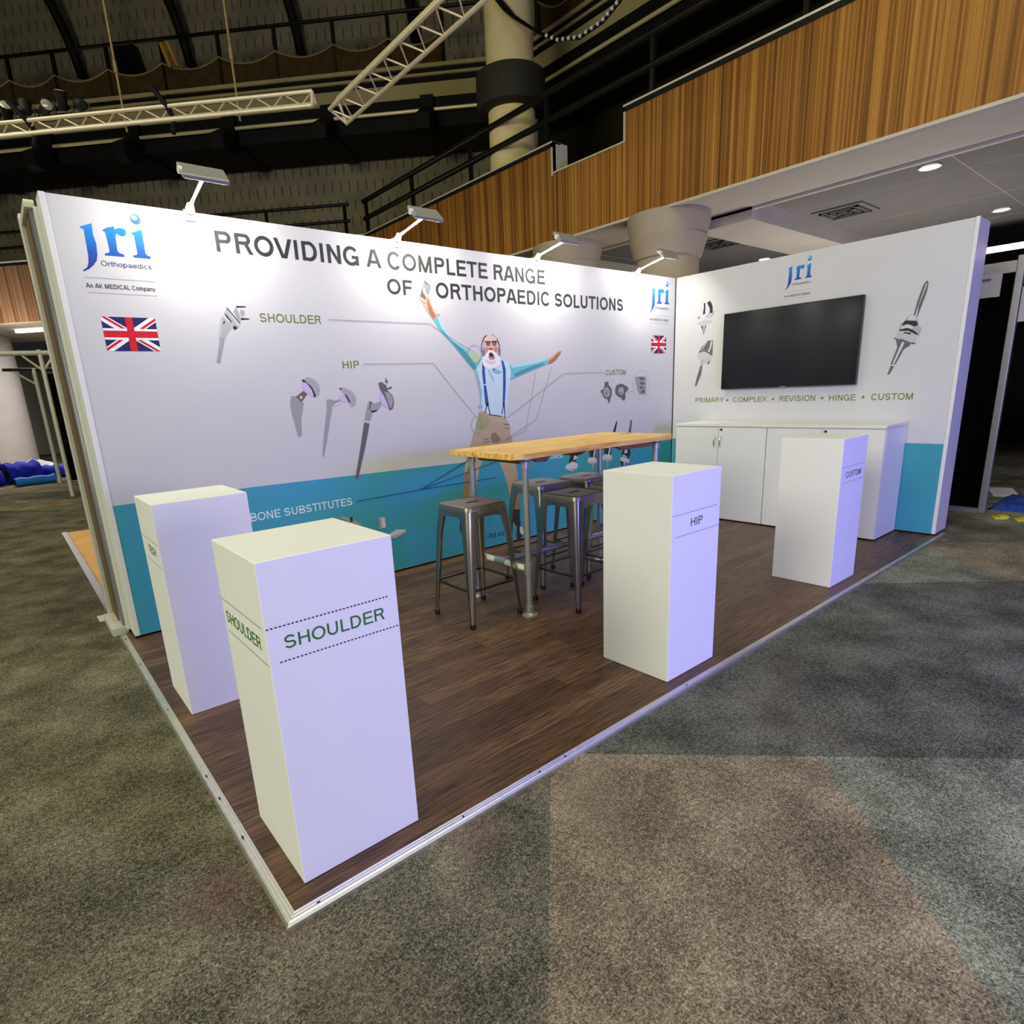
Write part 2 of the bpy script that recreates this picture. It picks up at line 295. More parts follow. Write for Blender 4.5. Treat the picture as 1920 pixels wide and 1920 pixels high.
PR = {
 'man': [
  ('khaki',[(2.9015,1.2428),(2.9509,1.2358),(3.0391,1.2049),(3.0785,1.1938),(3.1658,1.193),(3.1995,1.1645),(3.2279,1.1405),(3.2545,1.0806),(3.2465,1.0453),(3.2754,0.9661),(3.2823,0.9246),(3.2951,0.7834),(3.3215,0.656),(3.3333,0.452),(3.3366,0.297),(3.2489,0.3009),(3.2127,0.4861),(3.1582,0.6675),(3.117,0.7619),(3.0739,0.8469),(2.9949,0.9023),(2.9296,0.838),(2.8726,0.7418),(2.8367,0.6035),(2.7955,0.5054),(2.7796,0.3709),(2.678,0.3876),(2.6692,0.524),(2.7023,0.6996),(2.7333,0.8508),(2.7866,0.9477),(2.8332,1.0598),(2.8652,1.1216),(2.8918,1.1838)]),
  ('khaki_dark',[(3.0343,1.044),(3.0751,1.0496),(3.1138,1.0155),(3.1407,0.9732),(3.0922,0.9506),(3.0461,0.9592),(3.0197,0.9968)]),
  ('khaki_dark',[(2.7023,0.6996),(2.7682,0.8007),(2.8036,0.7498),(2.7651,0.6289),(2.7459,0.5047),(2.7796,0.3709),(2.678,0.3876),(2.6692,0.524)]),
  ('khaki_dark',[(3.2374,0.533),(3.3078,0.6075),(3.3333,0.452),(3.3366,0.297),(3.2489,0.3009),(3.2218,0.4512)]),
  ('khaki_light',[(3.0887,1.1714),(3.1647,1.1755),(3.2098,1.1372),(3.2446,1.1171),(3.2202,1.1098),(3.1621,1.1315),(3.0928,1.145)]),
  ('khaki_dark',[(2.9345,0.9996),(2.9915,1.0035),(3.008,0.9934),(2.945,0.9878)]),
  ('khaki_dark',[(2.9268,0.9697),(3.0071,0.9802),(3.018,0.9705),(2.932,0.9627)]),
  ('khaki_dark',[(3.1733,1.1219),(3.2503,1.1122),(3.2436,1.0993),(3.1843,1.1079)]),
  ('khaki_dark',[(3.183,1.0858),(3.2483,1.0766),(3.2508,1.0674),(3.1884,1.0765)]),
  ('khaki_green',[(2.9003,1.2259),(2.9494,1.2145),(2.993,1.1947),(3.0187,1.1542),(3.0045,1.1117),(2.9629,1.0843),(2.9069,1.0842),(2.8582,1.1007),(2.8729,1.151),(2.8924,1.1923)]),
  ('sock',[(2.6792,0.4034),(2.7808,0.3869),(2.7809,0.3057),(2.7254,0.2339),(2.6625,0.1885),(2.6219,0.2204),(2.6244,0.3005),(2.6557,0.3513)]),
  ('sock',[(3.2499,0.3196),(3.3348,0.306),(3.3285,0.229),(3.3391,0.1224),(3.3706,0.0601),(3.3342,0.0263),(3.286,-0.0174),(3.2766,0.0638),(3.2897,0.1401),(3.2354,0.219),(3.2294,0.2716)]),
  ('shoe_white',[(3.3263,0.1422),(3.3578,0.1278),(3.3823,0.0614),(3.3469,0.0504),(3.3212,0.087)]),
  ('shirt_teal',[(2.4976,1.975),(2.5379,1.9964),(2.5542,1.9995),(2.5684,1.9774),(2.6357,1.8777),(2.7002,1.8142),(2.8112,1.7716),(2.9243,1.7051),(2.9603,1.6825),(2.9145,1.569),(2.8709,1.5867),(2.7754,1.6829),(2.6703,1.7921),(2.5803,1.8711),(2.537,1.9177)]),
  ('shirt_light',[(2.5377,1.9939),(2.5542,1.9995),(2.5684,1.9774),(2.6357,1.8777),(2.7002,1.8142),(2.8112,1.7716),(2.9243,1.7051),(2.9603,1.6825),(2.8944,1.7051),(2.754,1.7766),(2.646,1.835),(2.5708,1.9186)]),
  ('shirt_dark',[(2.5573,1.9182),(2.6201,1.856),(2.6988,1.7979),(2.7806,1.7493),(2.8895,1.6375),(2.9082,1.5862),(2.8713,1.5924),(2.7758,1.6885),(2.6707,1.7976),(2.5808,1.8765)]),
  ('shirt_green',[(2.8248,1.7585),(2.8581,1.7342),(2.9017,1.7231),(2.9483,1.7051),(2.9595,1.6915),(2.9074,1.6374),(2.8849,1.6556),(2.8412,1.7051),(2.8147,1.7407)]),
  ('shirt_teal',[(3.2724,1.6463),(3.3628,1.6397),(3.5336,1.6567),(3.7113,1.6868),(3.7439,1.6904),(3.7563,1.6306),(3.6904,1.6125),(3.5826,1.5828),(3.4595,1.548),(3.3394,1.514),(3.2804,1.4973),(3.2595,1.5634)]),
  ('shirt_light',[(3.2724,1.6463),(3.3628,1.6397),(3.5336,1.6567),(3.7113,1.6868),(3.7439,1.6904),(3.743,1.6656),(3.6026,1.638),(3.463,1.6184),(3.3108,1.5984)]),
  ('shirt_dark',[(3.3244,1.5444),(3.4442,1.5847),(3.5664,1.6137),(3.7096,1.6434),(3.7089,1.6248),(3.5828,1.589),(3.4598,1.5541),(3.3397,1.52)]),
  ('shirt',[(2.9706,1.6767),(3.0421,1.6478),(3.1857,1.6819),(3.2724,1.6463),(3.2923,1.5629),(3.2744,1.4794),(3.249,1.3231),(3.2171,1.172),(3.1557,1.188),(3.0755,1.1964),(3.0131,1.2122),(2.9526,1.2418),(2.8938,1.2803),(2.9264,1.3081),(2.9278,1.3724),(2.9071,1.4659),(2.88,1.5696),(2.9178,1.6146)]),
  ('shirt_shade',[(3.069,1.5839),(3.1014,1.601),(3.1947,1.5645),(3.1456,1.5476),(3.0985,1.5543)]),
  ('shirt_shade',[(2.8938,1.2803),(2.934,1.3077),(2.9546,1.2713),(2.9226,1.2553)]),
  ('shirt_shade',[(2.88,1.5696),(2.9071,1.4659),(2.9278,1.3724),(2.9187,1.3084),(2.934,1.3077),(2.9486,1.4066),(2.9323,1.4998),(2.9086,1.5919)]),
  ('shirt_shade',[(3.0383,1.5902),(3.0836,1.5195),(3.0924,1.4606),(3.0719,1.5081),(3.0298,1.5787)]),
  ('shirt_dot',[(3.092,1.6011),(3.1068,1.5869),(3.1032,1.58),(3.0881,1.5895)]),
  ('brace',[(2.9701,1.6483),(2.9956,1.6424),(2.9936,1.5677),(2.9988,1.4632),(3.0192,1.3036),(2.9798,1.2996),(2.971,1.464),(2.963,1.5682)]),
  ('brace',[(3.185,1.6702),(3.2083,1.6584),(3.2316,1.5876),(3.2239,1.4568),(3.2026,1.2888),(3.1782,1.29),(3.1931,1.4577),(3.1986,1.5762)]),
  ('shirt_light',[(2.9649,1.4642),(2.9994,1.4726),(3.0018,1.4632),(2.9673,1.4549)]),
  ('dark',[(2.9849,1.3053),(3.0192,1.3036),(3.0176,1.2799),(2.9864,1.2815)]),
  ('dark',[(2.9864,1.2815),(2.9988,1.2809),(2.9761,1.2227),(2.9668,1.2232)]),
  ('dark',[(3.0082,1.2804),(3.0176,1.2799),(3.0321,1.2135),(3.0222,1.208)]),
  ('dark',[(3.1785,1.296),(3.2046,1.2948),(3.1999,1.2707),(3.1803,1.2717)]),
  ('dark',[(3.1803,1.2717),(3.1901,1.2712),(3.1682,1.2055),(3.1584,1.2061)]),
  ('dark',[(3.1901,1.2712),(3.2032,1.2706),(3.2036,1.1667),(3.1954,1.1672)]),
  ('dark',[(3.0131,1.2122),(3.1558,1.1892),(3.1553,1.1819),(3.0126,1.205)]),
  ('skin',[(2.9965,1.8318),(3.0038,1.8499),(3.0199,1.8636),(3.0478,1.8709),(3.0728,1.8782),(3.1034,1.8743),(3.1304,1.8589),(3.1449,1.8409),(3.1528,1.8158),(3.1569,1.7814),(3.1579,1.7469),(3.1463,1.7121),(3.1134,1.689),(3.0202,1.6892),(3.0012,1.7233),(2.9997,1.7687),(2.9945,1.8025)]),
  ('skin_light',[(3.0197,1.8614),(3.0477,1.8687),(3.0881,1.8762),(3.1183,1.8632),(3.1387,1.8408),(3.1379,1.8294),(3.0113,1.8275),(3.0062,1.8409)]),
  ('skin_red',[(3.0079,1.7778),(3.0441,1.769),(3.0552,1.7509),(3.0221,1.7166),(3.0041,1.7211),(3.0015,1.7506)]),
  ('skin_red',[(3.1001,1.7741),(3.1473,1.779),(3.148,1.7399),(3.1314,1.726),(3.1042,1.742)]),
  ('nose',[(3.0465,1.76),(3.0656,1.7692),(3.0872,1.7671),(3.099,1.758),(3.0861,1.7499),(3.0582,1.7498)]),
  ('hair',[(3.076,1.8794),(3.0946,1.8809),(3.1217,1.8678),(3.1363,1.8522),(3.1272,1.8566),(3.1,1.8697)]),
  ('beard',[(3.049,1.7509),(3.0226,1.7234),(2.9996,1.7006),(2.9746,1.6915),(2.9724,1.6597),(2.9766,1.6322),(2.9906,1.6138),(3.0147,1.6066),(3.051,1.5946),(3.0828,1.6035),(3.1142,1.6031),(3.1532,1.619),(3.1739,1.6446),(3.1791,1.6772),(3.1613,1.6982),(3.131,1.719),(3.0984,1.7488),(3.0793,1.7419)]),
  ('beard_shade',[(3.0253,1.6731),(3.0491,1.6593),(3.0797,1.6522),(3.1152,1.6682),(3.1203,1.6496),(3.078,1.6267),(3.0355,1.6409),(3.006,1.6595)]),
  ('lip',[(3.039,1.6937),(3.0461,1.7074),(3.0682,1.7143),(3.1023,1.7121),(3.1152,1.6936),(3.1093,1.6751),(3.0839,1.6683),(3.05,1.673)]),
  ('mouth',[(3.0464,1.712),(3.0567,1.7281),(3.0755,1.7304),(3.0935,1.7213),(3.1004,1.7075),(3.0914,1.689),(3.0637,1.6937)]),
  ('tongue',[(3.0574,1.6914),(3.0824,1.6937),(3.0944,1.6867),(3.0812,1.6752),(3.0596,1.6776)]),
  ('moustache',[(3.049,1.7509),(3.0706,1.751),(3.0731,1.7418),(3.0473,1.7257),(3.0213,1.7052),(3.0089,1.7029),(3.0192,1.7188)]),
  ('moustache',[(3.0768,1.751),(3.0984,1.7488),(3.1129,1.7305),(3.1313,1.7237),(3.1244,1.7144),(3.1029,1.7213),(3.0821,1.7373)]),
  ('dark',[(3.0063,1.8207),(3.0539,1.8247),(3.075,1.8182),(3.091,1.8253),(3.1441,1.8272),(3.1481,1.8158),(3.1371,1.8156),(3.1186,1.82),(3.0934,1.8151),(3.0747,1.8125),(3.0505,1.819),(3.0165,1.814),(3.0101,1.8094)]),
  ('lens',[(3.0698,1.8011),(3.0687,1.7959),(3.066,1.791),(3.062,1.7868),(3.0568,1.7836),(3.051,1.7815),(3.0448,1.7808),(3.0388,1.7814),(3.0332,1.7834),(3.0286,1.7865),(3.0251,1.7906),(3.0231,1.7954),(3.0227,1.8006),(3.0238,1.8058),(3.0265,1.8106),(3.0305,1.8148),(3.0356,1.818),(3.0414,1.8201),(3.0475,1.8209),(3.0536,1.8203),(3.0592,1.8183),(3.0638,1.8152),(3.0673,1.8111),(3.0694,1.8063)]),
  ('lens',[(3.1384,1.8031),(3.1373,1.7978),(3.1345,1.7929),(3.1305,1.7887),(3.1253,1.7854),(3.1193,1.7833),(3.1131,1.7826),(3.1069,1.7832),(3.1013,1.7852),(3.0965,1.7883),(3.093,1.7925),(3.0909,1.7973),(3.0905,1.8025),(3.0916,1.8077),(3.0943,1.8126),(3.0984,1.8168),(3.1035,1.8201),(3.1094,1.8222),(3.1157,1.823),(3.1218,1.8224),(3.1275,1.8204),(3.1323,1.8173),(3.1358,1.8131),(3.1379,1.8083)]),
  ('skin_shade',[(3.0601,1.7965),(3.0578,1.7908),(3.0523,1.7866),(3.0451,1.785),(3.0382,1.7864),(3.0333,1.7905),(3.0318,1.7961),(3.034,1.8018),(3.0395,1.806),(3.0466,1.8076),(3.0536,1.8062),(3.0585,1.8021)]),
  ('skin_shade',[(3.1301,1.7995),(3.1278,1.7938),(3.1223,1.7895),(3.115,1.7879),(3.1079,1.7894),(3.1029,1.7935),(3.1014,1.7992),(3.1036,1.8049),(3.1092,1.8092),(3.1164,1.8108),(3.1236,1.8093),(3.1286,1.8052)]),
  ('dark',[(3.0326,1.8717),(3.0385,1.8685),(3.0099,1.85),(2.9962,1.8273),(2.9833,1.8159),(2.977,1.791),(2.9696,1.7707),(2.965,1.7707),(2.9716,1.8),(2.9822,1.8226),(2.9944,1.8452),(3.0108,1.8634)]),
  ('dark',[(3.1422,1.8477),(3.1499,1.8456),(3.1654,1.816),(3.1789,1.7793),(3.1754,1.7724),(3.1585,1.8067)]),
  ('phones',[(2.965,1.7707),(2.9833,1.7731),(2.9965,1.7664),(2.9992,1.7392),(2.997,1.7074),(2.9783,1.7006),(2.9708,1.7233),(2.9648,1.7459)]),
  ('phones_light',[(2.9709,1.7685),(2.9891,1.7686),(2.9907,1.7483),(2.9754,1.7459)]),
  ('phones',[(3.1531,1.7699),(3.1723,1.7747),(3.1807,1.7562),(3.1784,1.7191),(3.1647,1.7029),(3.1533,1.7237)]),
  ('phone',[(2.4366,2.2603),(2.5004,2.2297),(2.4673,2.1584),(2.436,2.1225),(2.3834,2.1511),(2.4168,2.2133)]),
  ('phone_dark',[(2.4368,2.2627),(2.4458,2.2597),(2.4763,2.239),(2.4675,2.2275),(2.4355,2.2482)]),
  ('phone_dark',[(2.4161,2.2061),(2.4453,2.1886),(2.4454,2.1571),(2.436,2.1225),(2.3921,2.1468),(2.401,2.1762)]),
  ('skin_h',[(2.4192,2.2063),(2.4349,2.2097),(2.4446,2.1813),(2.4579,2.1578),(2.4733,2.1563),(2.4773,2.1321),(2.487,2.1008),(2.5022,2.0596),(2.525,2.0308),(2.5459,2.0142),(2.5381,1.9989),(2.4979,1.9775),(2.4691,2.0087),(2.4353,2.0492),(2.416,2.0752),(2.4064,2.104),(2.3756,2.1338),(2.3796,2.1436),(2.3976,2.1398),(2.4324,2.1175),(2.442,2.1204),(2.4383,2.147),(2.4165,2.1772)]),
  ('skin_h',[(2.3895,2.1827),(2.402,2.1859),(2.3961,2.1566),(2.3834,2.1511)]),
  ('skin_hd',[(2.4536,2.1454),(2.467,2.1218),(2.471,2.0975),(2.4904,2.0689),(2.4972,2.0396),(2.514,2.0154),(2.5257,2.0034),(2.4981,1.98),(2.4696,2.0137),(2.4516,2.0573),(2.4464,2.1011)]),
  ('skin_hd',[(2.41,2.109),(2.4365,2.0958),(2.433,2.0907),(2.4093,2.1017)]),
  ('dark',[(2.5496,2.0193),(2.5594,2.021),(2.5552,2.0108),(2.5471,2.0092)]),
  ('skin_h',[(3.7615,1.6742),(3.8212,1.7053),(3.8872,1.7431),(3.9437,1.7509),(3.9339,1.737),(3.9048,1.7054),(3.8568,1.6651),(3.8004,1.6365),(3.7564,1.6331)]),
  ('skin_hd',[(3.7608,1.6555),(3.8203,1.6803),(3.8773,1.7242),(3.938,1.7483),(3.9048,1.7054),(3.8568,1.6651),(3.8004,1.6365),(3.7564,1.6331)]),
 ],
 'lines': [
  ('linegrey',[(1.601,1.9493),(2.462,1.9477),(2.462,1.9441),(1.601,1.9457)]),
  ('linegrey',[(2.463,1.9474),(2.4917,1.9283),(2.4897,1.9253),(2.461,1.9444)]),
  ('linegrey',[(2.4915,1.9284),(2.708,1.8185),(2.7064,1.8153),(2.4899,1.9252)]),
  ('linegrey',[(2.708,1.8185),(2.8958,1.7312),(2.8942,1.728),(2.7064,1.8153)]),
  ('linegrey',[(1.8391,1.6469),(2.4652,1.648),(2.4652,1.6444),(1.8391,1.6433)]),
  ('linegrey',[(2.4666,1.6474),(2.6104,1.4814),(2.6076,1.479),(2.4638,1.645)]),
  ('linegrey',[(2.6103,1.4814),(2.8748,1.1969),(2.8722,1.1945),(2.6077,1.479)]),
  ('linegrey',[(4.5447,1.5403),(3.9672,1.5398),(3.9672,1.5434),(4.5447,1.5439)]),
  ('linegrey',[(3.968,1.54),(3.2268,1.1677),(3.2252,1.1709),(3.9664,1.5432)]),
  ('linegrey',[(3.6031,1.5807),(3.4429,1.0336),(3.4397,1.0346),(3.5999,1.5817)]),
  ('linegrey',[(3.4417,1.0324),(3.1443,0.9598),(3.1435,0.9632),(3.4409,1.0358)]),
  ('linegrey',[(3.8049,1.6068),(3.5836,1.1317),(3.5806,1.1331),(3.8019,1.6082)]),
  ('linegrey',[(3.5827,1.1308),(3.1766,0.9667),(3.1754,0.9699),(3.5815,1.134)]),
  ('lineteal',[(1.6667,0.6397),(2.2475,0.65),(2.2477,0.644),(1.6669,0.6337)]),
  ('lineteal',[(2.2476,0.65),(3.0613,0.6498),(3.0613,0.6438),(2.2476,0.644)]),
  ('lineteal',[(2.2466,0.6498),(2.77,0.8403),(2.772,0.8347),(2.2486,0.6442)]),
  ('lineteal',[(2.2466,0.6498),(2.7225,0.8269),(2.7245,0.8213),(2.2486,0.6442)]),
  ('lineteal',[(2.2471,0.65),(3.1658,0.8082),(3.1668,0.8022),(2.2481,0.644)]),
  ('linepale',[(3.7085,0.7615),(3.5315,0.7647),(3.5315,0.7687),(3.7085,0.7655)]),
  ('linepale',[(3.5318,0.7647),(3.1291,0.7099),(3.1285,0.7139),(3.5312,0.7687)]),
  ('ringgrey',[(2.9681,1.7163),(2.965,1.6999),(2.961,1.7007),(2.9641,1.7171)]),
  ('ringgrey',[(2.9648,1.6995),(2.9579,1.6838),(2.9543,1.6854),(2.9612,1.7011)]),
  ('ringgrey',[(2.9577,1.6834),(2.9473,1.6694),(2.9441,1.6718),(2.9545,1.6858)]),
  ('ringgrey',[(2.947,1.6691),(2.9338,1.6575),(2.9312,1.6605),(2.9444,1.6721)]),
  ('ringgrey',[(2.9335,1.6573),(2.9181,1.6485),(2.9161,1.6519),(2.9315,1.6607)]),
  ('ringgrey',[(2.9177,1.6483),(2.9009,1.643),(2.8997,1.6468),(2.9165,1.6521)]),
  ('ringgrey',[(2.9005,1.6429),(2.8832,1.6412),(2.8828,1.6452),(2.9001,1.6469)]),
  ('ringgrey',[(2.8828,1.6412),(2.8658,1.6431),(2.8662,1.6471),(2.8832,1.6452)]),
  ('ringgrey',[(2.8653,1.6432),(2.8495,1.6488),(2.8509,1.6526),(2.8667,1.647)]),
  ('ringgrey',[(2.8491,1.649),(2.8353,1.6578),(2.8375,1.6612),(2.8513,1.6524)]),
  ('ringgrey',[(2.835,1.6581),(2.8238,1.6697),(2.8266,1.6725),(2.8378,1.6609)]),
  ('ringgrey',[(2.8235,1.6701),(2.8155,1.684),(2.8189,1.686),(2.8269,1.6721)]),
  ('ringgrey',[(2.8153,1.6844),(2.8109,1.6997),(2.8147,1.7009),(2.8191,1.6856)]),
  ('ringgrey',[(2.8108,1.7002),(2.8101,1.7164),(2.8141,1.7166),(2.8148,1.7004)]),
  ('ringgrey',[(2.8101,1.7169),(2.8133,1.733),(2.8173,1.7322),(2.8141,1.7161)]),
  ('ringgrey',[(2.8135,1.7334),(2.8202,1.7488),(2.8238,1.7472),(2.8171,1.7318)]),
  ('ringgrey',[(2.8204,1.7492),(2.8305,1.763),(2.8337,1.7606),(2.8236,1.7468)]),
  ('ringgrey',[(2.8308,1.7633),(2.8437,1.7748),(2.8463,1.7718),(2.8334,1.7603)]),
  ('ringgrey',[(2.844,1.775),(2.859,1.7838),(2.861,1.7804),(2.846,1.7716)]),
  ('ringgrey',[(2.8594,1.784),(2.876,1.7895),(2.8772,1.7857),(2.8606,1.7802)]),
  ('ringgrey',[(2.8764,1.7896),(2.8935,1.7916),(2.8939,1.7876),(2.8768,1.7856)]),
  ('ringgrey',[(2.8939,1.7916),(2.9109,1.79),(2.9105,1.786),(2.8935,1.7876)]),
  ('ringgrey',[(2.9113,1.7899),(2.9273,1.7846),(2.9261,1.7808),(2.9101,1.7861)]),
  ('ringgrey',[(2.9277,1.7844),(2.9418,1.7758),(2.9398,1.7724),(2.9257,1.781)]),
  ('ringgrey',[(2.9422,1.7755),(2.9537,1.764),(2.9509,1.7612),(2.9394,1.7727)]),
  ('ringgrey',[(2.954,1.7636),(2.9623,1.7497),(2.9589,1.7477),(2.9506,1.7616)]),
  ('ringgrey',[(2.9625,1.7493),(2.9672,1.7338),(2.9634,1.7326),(2.9587,1.7481)]),
  ('ringgrey',[(2.9673,1.7333),(2.9681,1.7168),(2.9641,1.7166),(2.9633,1.7331)]),
  ('ringgrey',[(2.9295,1.1235),(2.9269,1.1073),(2.9229,1.1079),(2.9255,1.1241)]),
  ('ringgrey',[(2.9268,1.1069),(2.9213,1.0917),(2.9175,1.0931),(2.923,1.1083)]),
  ('ringgrey',[(2.9211,1.0914),(2.9131,1.0781),(2.9097,1.0801),(2.9177,1.0934)]),
  ('ringgrey',[(2.9129,1.0777),(2.9027,1.0668),(2.8997,1.0696),(2.9099,1.0805)]),
  ('ringgrey',[(2.9023,1.0665),(2.8905,1.0586),(2.8883,1.062),(2.9001,1.0699)]),
  ('ringgrey',[(2.89,1.0584),(2.8771,1.054),(2.8759,1.0578),(2.8888,1.0622)]),
  ('ringgrey',[(2.8766,1.0539),(2.8635,1.0531),(2.8633,1.0571),(2.8764,1.0579)]),
  ('ringgrey',[(2.863,1.0531),(2.8501,1.056),(2.8509,1.06),(2.8638,1.0571)]),
  ('ringgrey',[(2.8496,1.0562),(2.8376,1.0625),(2.8394,1.0661),(2.8514,1.0598)]),
  ('ringgrey',[(2.8371,1.0628),(2.8268,1.0723),(2.8296,1.0753),(2.8399,1.0658)]),
  ('ringgrey',[(2.8266,1.0727),(2.8182,1.0849),(2.8214,1.0871),(2.8298,1.0749)]),
  ('ringgrey',[(2.8179,1.0852),(2.8121,1.0994),(2.8159,1.101),(2.8217,1.0868)]),
  ('ringgrey',[(2.812,1.0998),(2.8088,1.1154),(2.8128,1.1162),(2.816,1.1006)]),
  ('ringgrey',[(2.8088,1.1158),(2.8086,1.132),(2.8126,1.132),(2.8128,1.1158)]),
  ('ringgrey',[(2.8086,1.1323),(2.8112,1.1482),(2.8152,1.1476),(2.8126,1.1317)]),
  ('ringgrey',[(2.8113,1.1486),(2.8167,1.1635),(2.8205,1.1621),(2.8151,1.1472)]),
  ('ringgrey',[(2.8169,1.1638),(2.8248,1.177),(2.8282,1.175),(2.8203,1.1618)]),
  ('ringgrey',[(2.825,1.1774),(2.835,1.1882),(2.838,1.1854),(2.828,1.1746)]),
  ('ringgrey',[(2.8354,1.1885),(2.847,1.1964),(2.8492,1.193),(2.8376,1.1851)]),
  ('ringgrey',[(2.8474,1.1966),(2.8601,1.2011),(2.8615,1.1973),(2.8488,1.1928)]),
  ('ringgrey',[(2.8606,1.2012),(2.8737,1.2023),(2.8741,1.1983),(2.861,1.1972)]),
  ('ringgrey',[(2.8743,1.2023),(2.8871,1.1997),(2.8863,1.1957),(2.8735,1.1983)]),
  ('ringgrey',[(2.8876,1.1995),(2.8996,1.1933),(2.8978,1.1897),(2.8858,1.1959)]),
  ('ringgrey',[(2.9,1.193),(2.9106,1.1837),(2.908,1.1807),(2.8974,1.19)]),
  ('ringgrey',[(2.9109,1.1833),(2.9194,1.1712),(2.9162,1.169),(2.9077,1.1811)]),
  ('ringgrey',[(2.9196,1.1709),(2.9256,1.1566),(2.922,1.155),(2.916,1.1693)]),
  ('ringgrey',[(2.9258,1.1562),(2.9291,1.1405),(2.9251,1.1397),(2.9218,1.1554)]),
  ('ringgrey',[(2.9291,1.1401),(2.9295,1.1238),(2.9255,1.1238),(2.9251,1.1401)]),
 ],
 'implants': [
  ('im_mid',[(0.8975,1.9431),(0.9325,1.9083),(0.9423,1.8735),(0.9242,1.8554),(0.8978,1.8171),(0.8825,1.7841),(0.8453,1.6776),(0.8343,1.656),(0.8152,1.6625),(0.8508,1.7912),(0.8661,1.8789),(0.8783,1.9165)]),
  ('im_light',[(0.8779,1.914),(0.8929,1.9293),(0.8799,1.8793),(0.8694,1.8291),(0.8585,1.8239),(0.8681,1.8839)]),
  ('im_dark',[(0.9035,1.9173),(0.907,1.9075),(0.8945,1.8921),(0.8939,1.9046)]),
  ('im_grey',[(0.867,1.814),(0.8872,1.8144),(0.837,1.6572),(0.8198,1.6599)]),
  ('im_pale',[(0.8948,1.9886),(0.9106,1.9622),(0.9376,1.9085),(0.9266,1.9031),(0.8874,1.9736)]),
  ('im_mid',[(0.9077,1.9596),(0.9309,1.9952),(0.9962,1.8876),(0.9812,1.8745),(0.9582,1.86),(0.9475,1.8736)]),
  ('im_pale',[(0.9335,1.9954),(0.9501,2.0209),(0.9777,2.0347),(0.9887,2.0228),(1.0045,1.9586),(0.9996,1.8928),(0.9857,1.8873),(0.9337,1.9805)]),
  ('im_grey',[(0.9852,2.0003),(0.9936,1.9882),(1.0048,1.9435),(1.0004,1.8979),(0.9816,1.9275),(0.968,1.9721)]),
  ('im_dark',[(0.9106,1.9622),(0.9217,1.9528),(0.9504,1.9089),(0.9449,1.9062),(0.9172,1.9402)]),
  ('im_dark',[(0.9479,1.8762),(0.9628,1.8892),(0.9784,1.8732),(0.9582,1.86)]),
  ('im_dark',[(0.9889,2.0079),(1.0486,2.0083),(1.0503,2.002),(0.9897,1.9967)]),
  ('im_dark',[(1.0077,1.9373),(1.0583,1.9341),(1.0629,1.9291),(1.0069,1.9234)]),
  ('im_grey',[(1.0084,1.9838),(1.0319,1.9849),(1.0375,1.97),(1.0322,1.9521),(1.0104,1.9462)]),
  ('im_dark',[(0.9313,1.9977),(0.9356,1.993),(0.9985,1.9029),(0.9951,1.8977),(0.9298,1.9878)]),
  ('im_grey',[(1.2674,1.4368),(1.308,1.4352),(1.3389,1.3926),(1.3521,1.3876),(1.3185,1.2775),(1.3081,1.1674),(1.2902,1.1554),(1.2799,1.1652),(1.2584,1.3075),(1.2535,1.3858)]),
  ('im_brown',[(1.3006,1.4312),(1.3584,1.4679),(1.3855,1.4452),(1.345,1.4032),(1.3363,1.3905)]),
  ('im_pale',[(1.3279,1.43),(1.3451,1.438),(1.3473,1.4206),(1.3324,1.4125)]),
  ('im_shell',[(1.3644,1.5454),(1.4036,1.5617),(1.4438,1.5478),(1.477,1.5121),(1.4831,1.4679),(1.4672,1.4376),(1.4412,1.421),(1.4082,1.4923)]),
  ('im_dark',[(1.3624,1.5476),(1.3776,1.5407),(1.4269,1.4917),(1.4494,1.4295),(1.4317,1.4214),(1.4018,1.4794),(1.3614,1.5239)]),
  ('im_pink',[(1.362,1.5282),(1.3891,1.5232),(1.4205,1.4788),(1.4329,1.4302),(1.4097,1.4333),(1.363,1.4677),(1.3539,1.5026)]),
  ('im_grey',[(1.5253,1.4019),(1.5405,1.4057),(1.5881,1.3924),(1.624,1.3998),(1.6275,1.3883),(1.5682,1.3526),(1.5393,1.2816),(1.4963,1.1385),(1.4512,0.9994),(1.4394,1.0029),(1.4767,1.1767),(1.5164,1.3327)]),
  ('im_pale',[(1.6267,1.3815),(1.5908,1.3741),(1.5572,1.3441),(1.5464,1.3175),(1.5676,1.3481),(1.6356,1.372)]),
  ('im_pink',[(1.6279,1.4314),(1.6624,1.4255),(1.6838,1.3926),(1.6714,1.3749),(1.6417,1.3808),(1.6195,1.4045)]),
  ('im_shell',[(1.6335,1.4763),(1.6694,1.4819),(1.7272,1.455),(1.7572,1.4033),(1.7465,1.3575),(1.7131,1.3383),(1.6917,1.3739),(1.6635,1.4345)]),
  ('im_dark',[(1.6686,1.4343),(1.6832,1.4292),(1.7076,1.3778),(1.6988,1.369)]),
  ('im_dark',[(1.631,1.4763),(1.6543,1.4824),(1.6479,1.4713),(1.6371,1.4649)]),
  ('im_grey',[(1.8572,1.378),(1.9112,1.3542),(1.9575,1.3758),(1.9713,1.3513),(1.9222,1.3061),(1.8832,1.2987),(1.8536,1.2291),(1.8061,1.237),(1.8318,1.3204)]),
  ('im_pale',[(1.8112,1.2343),(1.8533,1.2267),(1.8466,1.2152),(1.8045,1.2228)]),
  ('im_dgrey',[(1.8018,1.223),(1.8461,1.2105),(1.7877,1.0326),(1.7017,0.8033),(1.6783,0.8088),(1.7344,0.9895)]),
  ('im_dark',[(1.8543,1.3757),(1.8832,1.3697),(1.858,1.3143),(1.8784,1.3037),(1.9225,1.3085),(1.9187,1.2991),(1.8767,1.2896),(1.8532,1.3193),(1.8719,1.3655)]),
